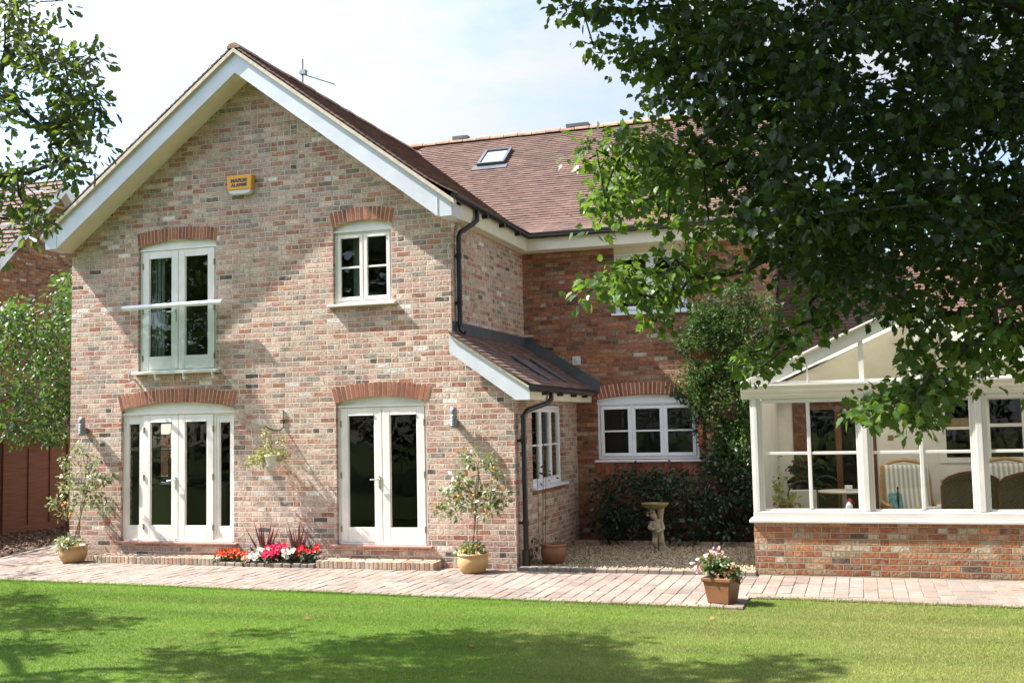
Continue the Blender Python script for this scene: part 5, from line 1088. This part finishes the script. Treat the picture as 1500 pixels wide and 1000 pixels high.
off += shade([(335, 915), (420, 915), (470, 940), (560, 925), (700, 922), (930, 920), (860, 945), (1000, 962), (1010, 1000), (330, 1000), (300, 975), (400, 955)], 88, (2, 0), 5.5, 7)+shade([(205, 958), (260, 945), (340, 962), (330, 990), (250, 985)], 10, (2, 0), 5, 6.5)+shade([(1000, 968), (1170, 966), (1180, 985), (1000, 1000)], 12, (2, 0), 6.5, 8)+shade([(700, 938), (900, 928), (1000, 985), (720, 990)], 12, (2, 0), 6, 7.5)
off += shade([(260, 560), (352, 520), (360, 600), (300, 612), (240, 600)], 5, (1, 0), 5.6, 7)+shade([(0, 800), (70, 798), (60, 845), (0, 848)], 7, (2, 0), 5, 6.5)
skeleton([(-3.2, -9.6, -.1), (-3.1, -9.5, 1.5), (-2.8, -9.2, 3.2), (-2.2, -8.7, 4.6)], vis+off, .5, .07, .06, .006, .5, .32, 6).build('trunk', MT['bark'], t)
foliage('crown', MT['oak'], t, OAK, vis, 18, .155, .08, .15, .8, .9); foliage('upper_crown', MT['oak'], t, OAK, off, 54, .30, .13, .15, 1., .8)

# maple standing right of the view: its crown hangs over the whole upper right
t = thing('maple_tree', 'large dark maple whose leafy boughs hang over the upper right of the garden', 'tree', (17.2, -7.2, 0))
A = sample_poly([(1040, -10), (1010, 45), (1015, 100), (1010, 130), (1035, 160), (1060, 235), (1090, 300), (1105, 355), (1140, 380), (1190, 408), (1225, 438), (1270, 455), (1330, 462), (1420, 448), (1560, 436), (1560, -10)], 560, 6.3, 10.2)
def bough(p_):
    u, v, w = proj(p_); f_ = math.sin(v/26+u/95+.8*math.sin(u/60))+.7*math.sin(u/41-v/33+1.3)
    return f_ > -.55 or u < 1110
A = [a_ for a_ in A if bough(a_) or rng.uniform() < .25]
B = sample_poly([(855, 245), (872, 200), (900, 196), (960, 192), (1020, 190), (1055, 250), (1075, 330), (1060, 360), (1000, 330), (955, 310), (905, 330), (872, 335), (880, 290)], 62, 7.2, 9.)
Cc = sample_line([(1010, 15), (900, 12), (818, 8)], 12, 8, 7.5, 7.2)+sample_line([(1010, 90), (960, 100), (920, 85), (872, 68)], 14, 16, 7.5, 7.3)+sample_line([(1020, 150), (975, 140), (945, 145)], 6, 12, 7.6, 7.4)+sample_line([(1010, 40), (985, 60), (960, 95)], 8, 16, 7.6, 7.4)+sample_line([(1110, 385), (1000, 410), (940, 400), (862, 408)], 26, 34, 8., 7.2)+sample_line([(1000, 420), (965, 450), (950, 470)], 5, 14, 7.6, 7.4)
Cc += sample_line([(1230, 420), (1180, 470), (1130, 505), (1098, 545)], 20, 34, 8.2, 7.6)
Cc += sample_poly([(1285, 480), (1330, 462), (1400, 450), (1475, 440), (1485, 500), (1450, 555), (1400, 575), (1350, 570), (1330, 535), (1290, 525)], 30, 6.6, 7.6)+sample_line([(1400, 560), (1350, 590), (1345, 640)], 9, 12, 6.8, 6.7)+sample_line([(1370, 560), (1310, 585), (1262, 600)], 12, 16, 6.9, 6.8)+sample_line([(1480, 470), (1520, 520), (1540, 560)], 8, 30, 6.9, 6.6)
up_ = []
for P0 in [a_ for a_ in A if (proj(a_)[0] > 1090 or proj(a_)[1] < 210) and rng.uniform() < .8]:
    h = rng.uniform(1.2, 2.2)
    for _ in range(40):
        a, b, w = proj(P0+back*h)
        if b < -190: break
        h += .25
    P1 = P0+back*h
    if w > 2.5 and (P1[0]+.885*P1[2] > 13.9 or P1[1] < -7.3): up_.append(P1)
print('shade twigs', len(up_))
up_ += sample_poly([(900, -30), (960, -420), (1300, -640), (1900, -560), (1950, 420), (1580, 420), (1560, -30)], 330, 6.5, 11.)
allm = A+B+Cc
skeleton([(17.2, -7.2, -.1), (17.0, -7.2, 1.4), (16.4, -7.15, 2.9), (15.6, -7.1, 3.9), (14.6, -7.1, 4.6)], allm+up_, .5, .06, .10, .0055, .47, .3, 6).build('trunk', MT['bark'], t)
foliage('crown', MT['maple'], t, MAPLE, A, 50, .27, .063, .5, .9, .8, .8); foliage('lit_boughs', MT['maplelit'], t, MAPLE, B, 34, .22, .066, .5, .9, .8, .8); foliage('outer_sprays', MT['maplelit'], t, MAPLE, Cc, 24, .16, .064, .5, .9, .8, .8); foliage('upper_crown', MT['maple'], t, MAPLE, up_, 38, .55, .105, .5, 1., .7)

# garden trees behind the viewer, seen only as reflections in the glass
for i, (x, y, h, s) in enumerate(((-7, -18.5, 12, 3.8), (1, -22, 14, 4.4), (9, -23.5, 15, 4.6), (17, -23, 14, 4.3), (25, -21, 13, 4.2), (-15, -24, 13, 4.4), (5, -32, 17, 5.5), (-6, -34, 17, 5.5), (16, -33, 17, 5.5))):
    t = thing('garden_tree', 'leafy garden tree mirrored in the window glass', 'tree', (x, y, 0), 'trees reflected in the windows')
    tg = [np.array([x, y, h*.58])+d*[s, s, h*.42]*rng.uniform(.45, 1) for d in rand_dirs(130)]
    skeleton([(x, y, -.1), (x, y, h*.3)], tg, .9, .12, .1, .02, .45, .3).build('trunk', MT['bark'], t); foliage('crown', MT['maple'], t, OVAL, tg, 26, .95, .4, .3, .8)

t = thing('garden_hedge', 'tall dark garden hedge mirrored in the lower window glass', 'hedge', (5, -28, 0)); tg = [np.array([rng.uniform(-32, 42), rng.uniform(-29, -27.4), rng.uniform(.2, 5.5)]) for _ in range(900)]
foliage('foliage', MT['shrub'], t, OVAL, tg, 16, .8, .36, .3, .8)
# a few fallen leaves on the grass
for u, v, lab in ((362, 914, 'orange fallen leaf on sunlit grass at the edge of the tree shadow'), (305, 924, 'pale fallen leaf on the grass near the orange leaf'), (692, 944, 'reddish fallen leaf in the shaded grass'), (1040, 905, 'brown fallen leaf below the square planter'), (596, 995, 'brown fallen leaf at the bottom edge of the lawn'), (448, 905, 'small fallen leaf on the bright lawn below the flower bed')):
    p_ = on_plane(u, v, 2, 0); o_ = inst_mesh('fallen_leaf', MT['dryleaf'], None, MAPLE[0], MAPLE[1], frames(np.array([[rng.normal(), rng.normal(), .3]]), np.array([[.2, -.4, 1.]]), np.array([.055])), np.array([[p_[0], p_[1], .0]]), False, p_)
    tag(o_, lab, 'fallen leaf')
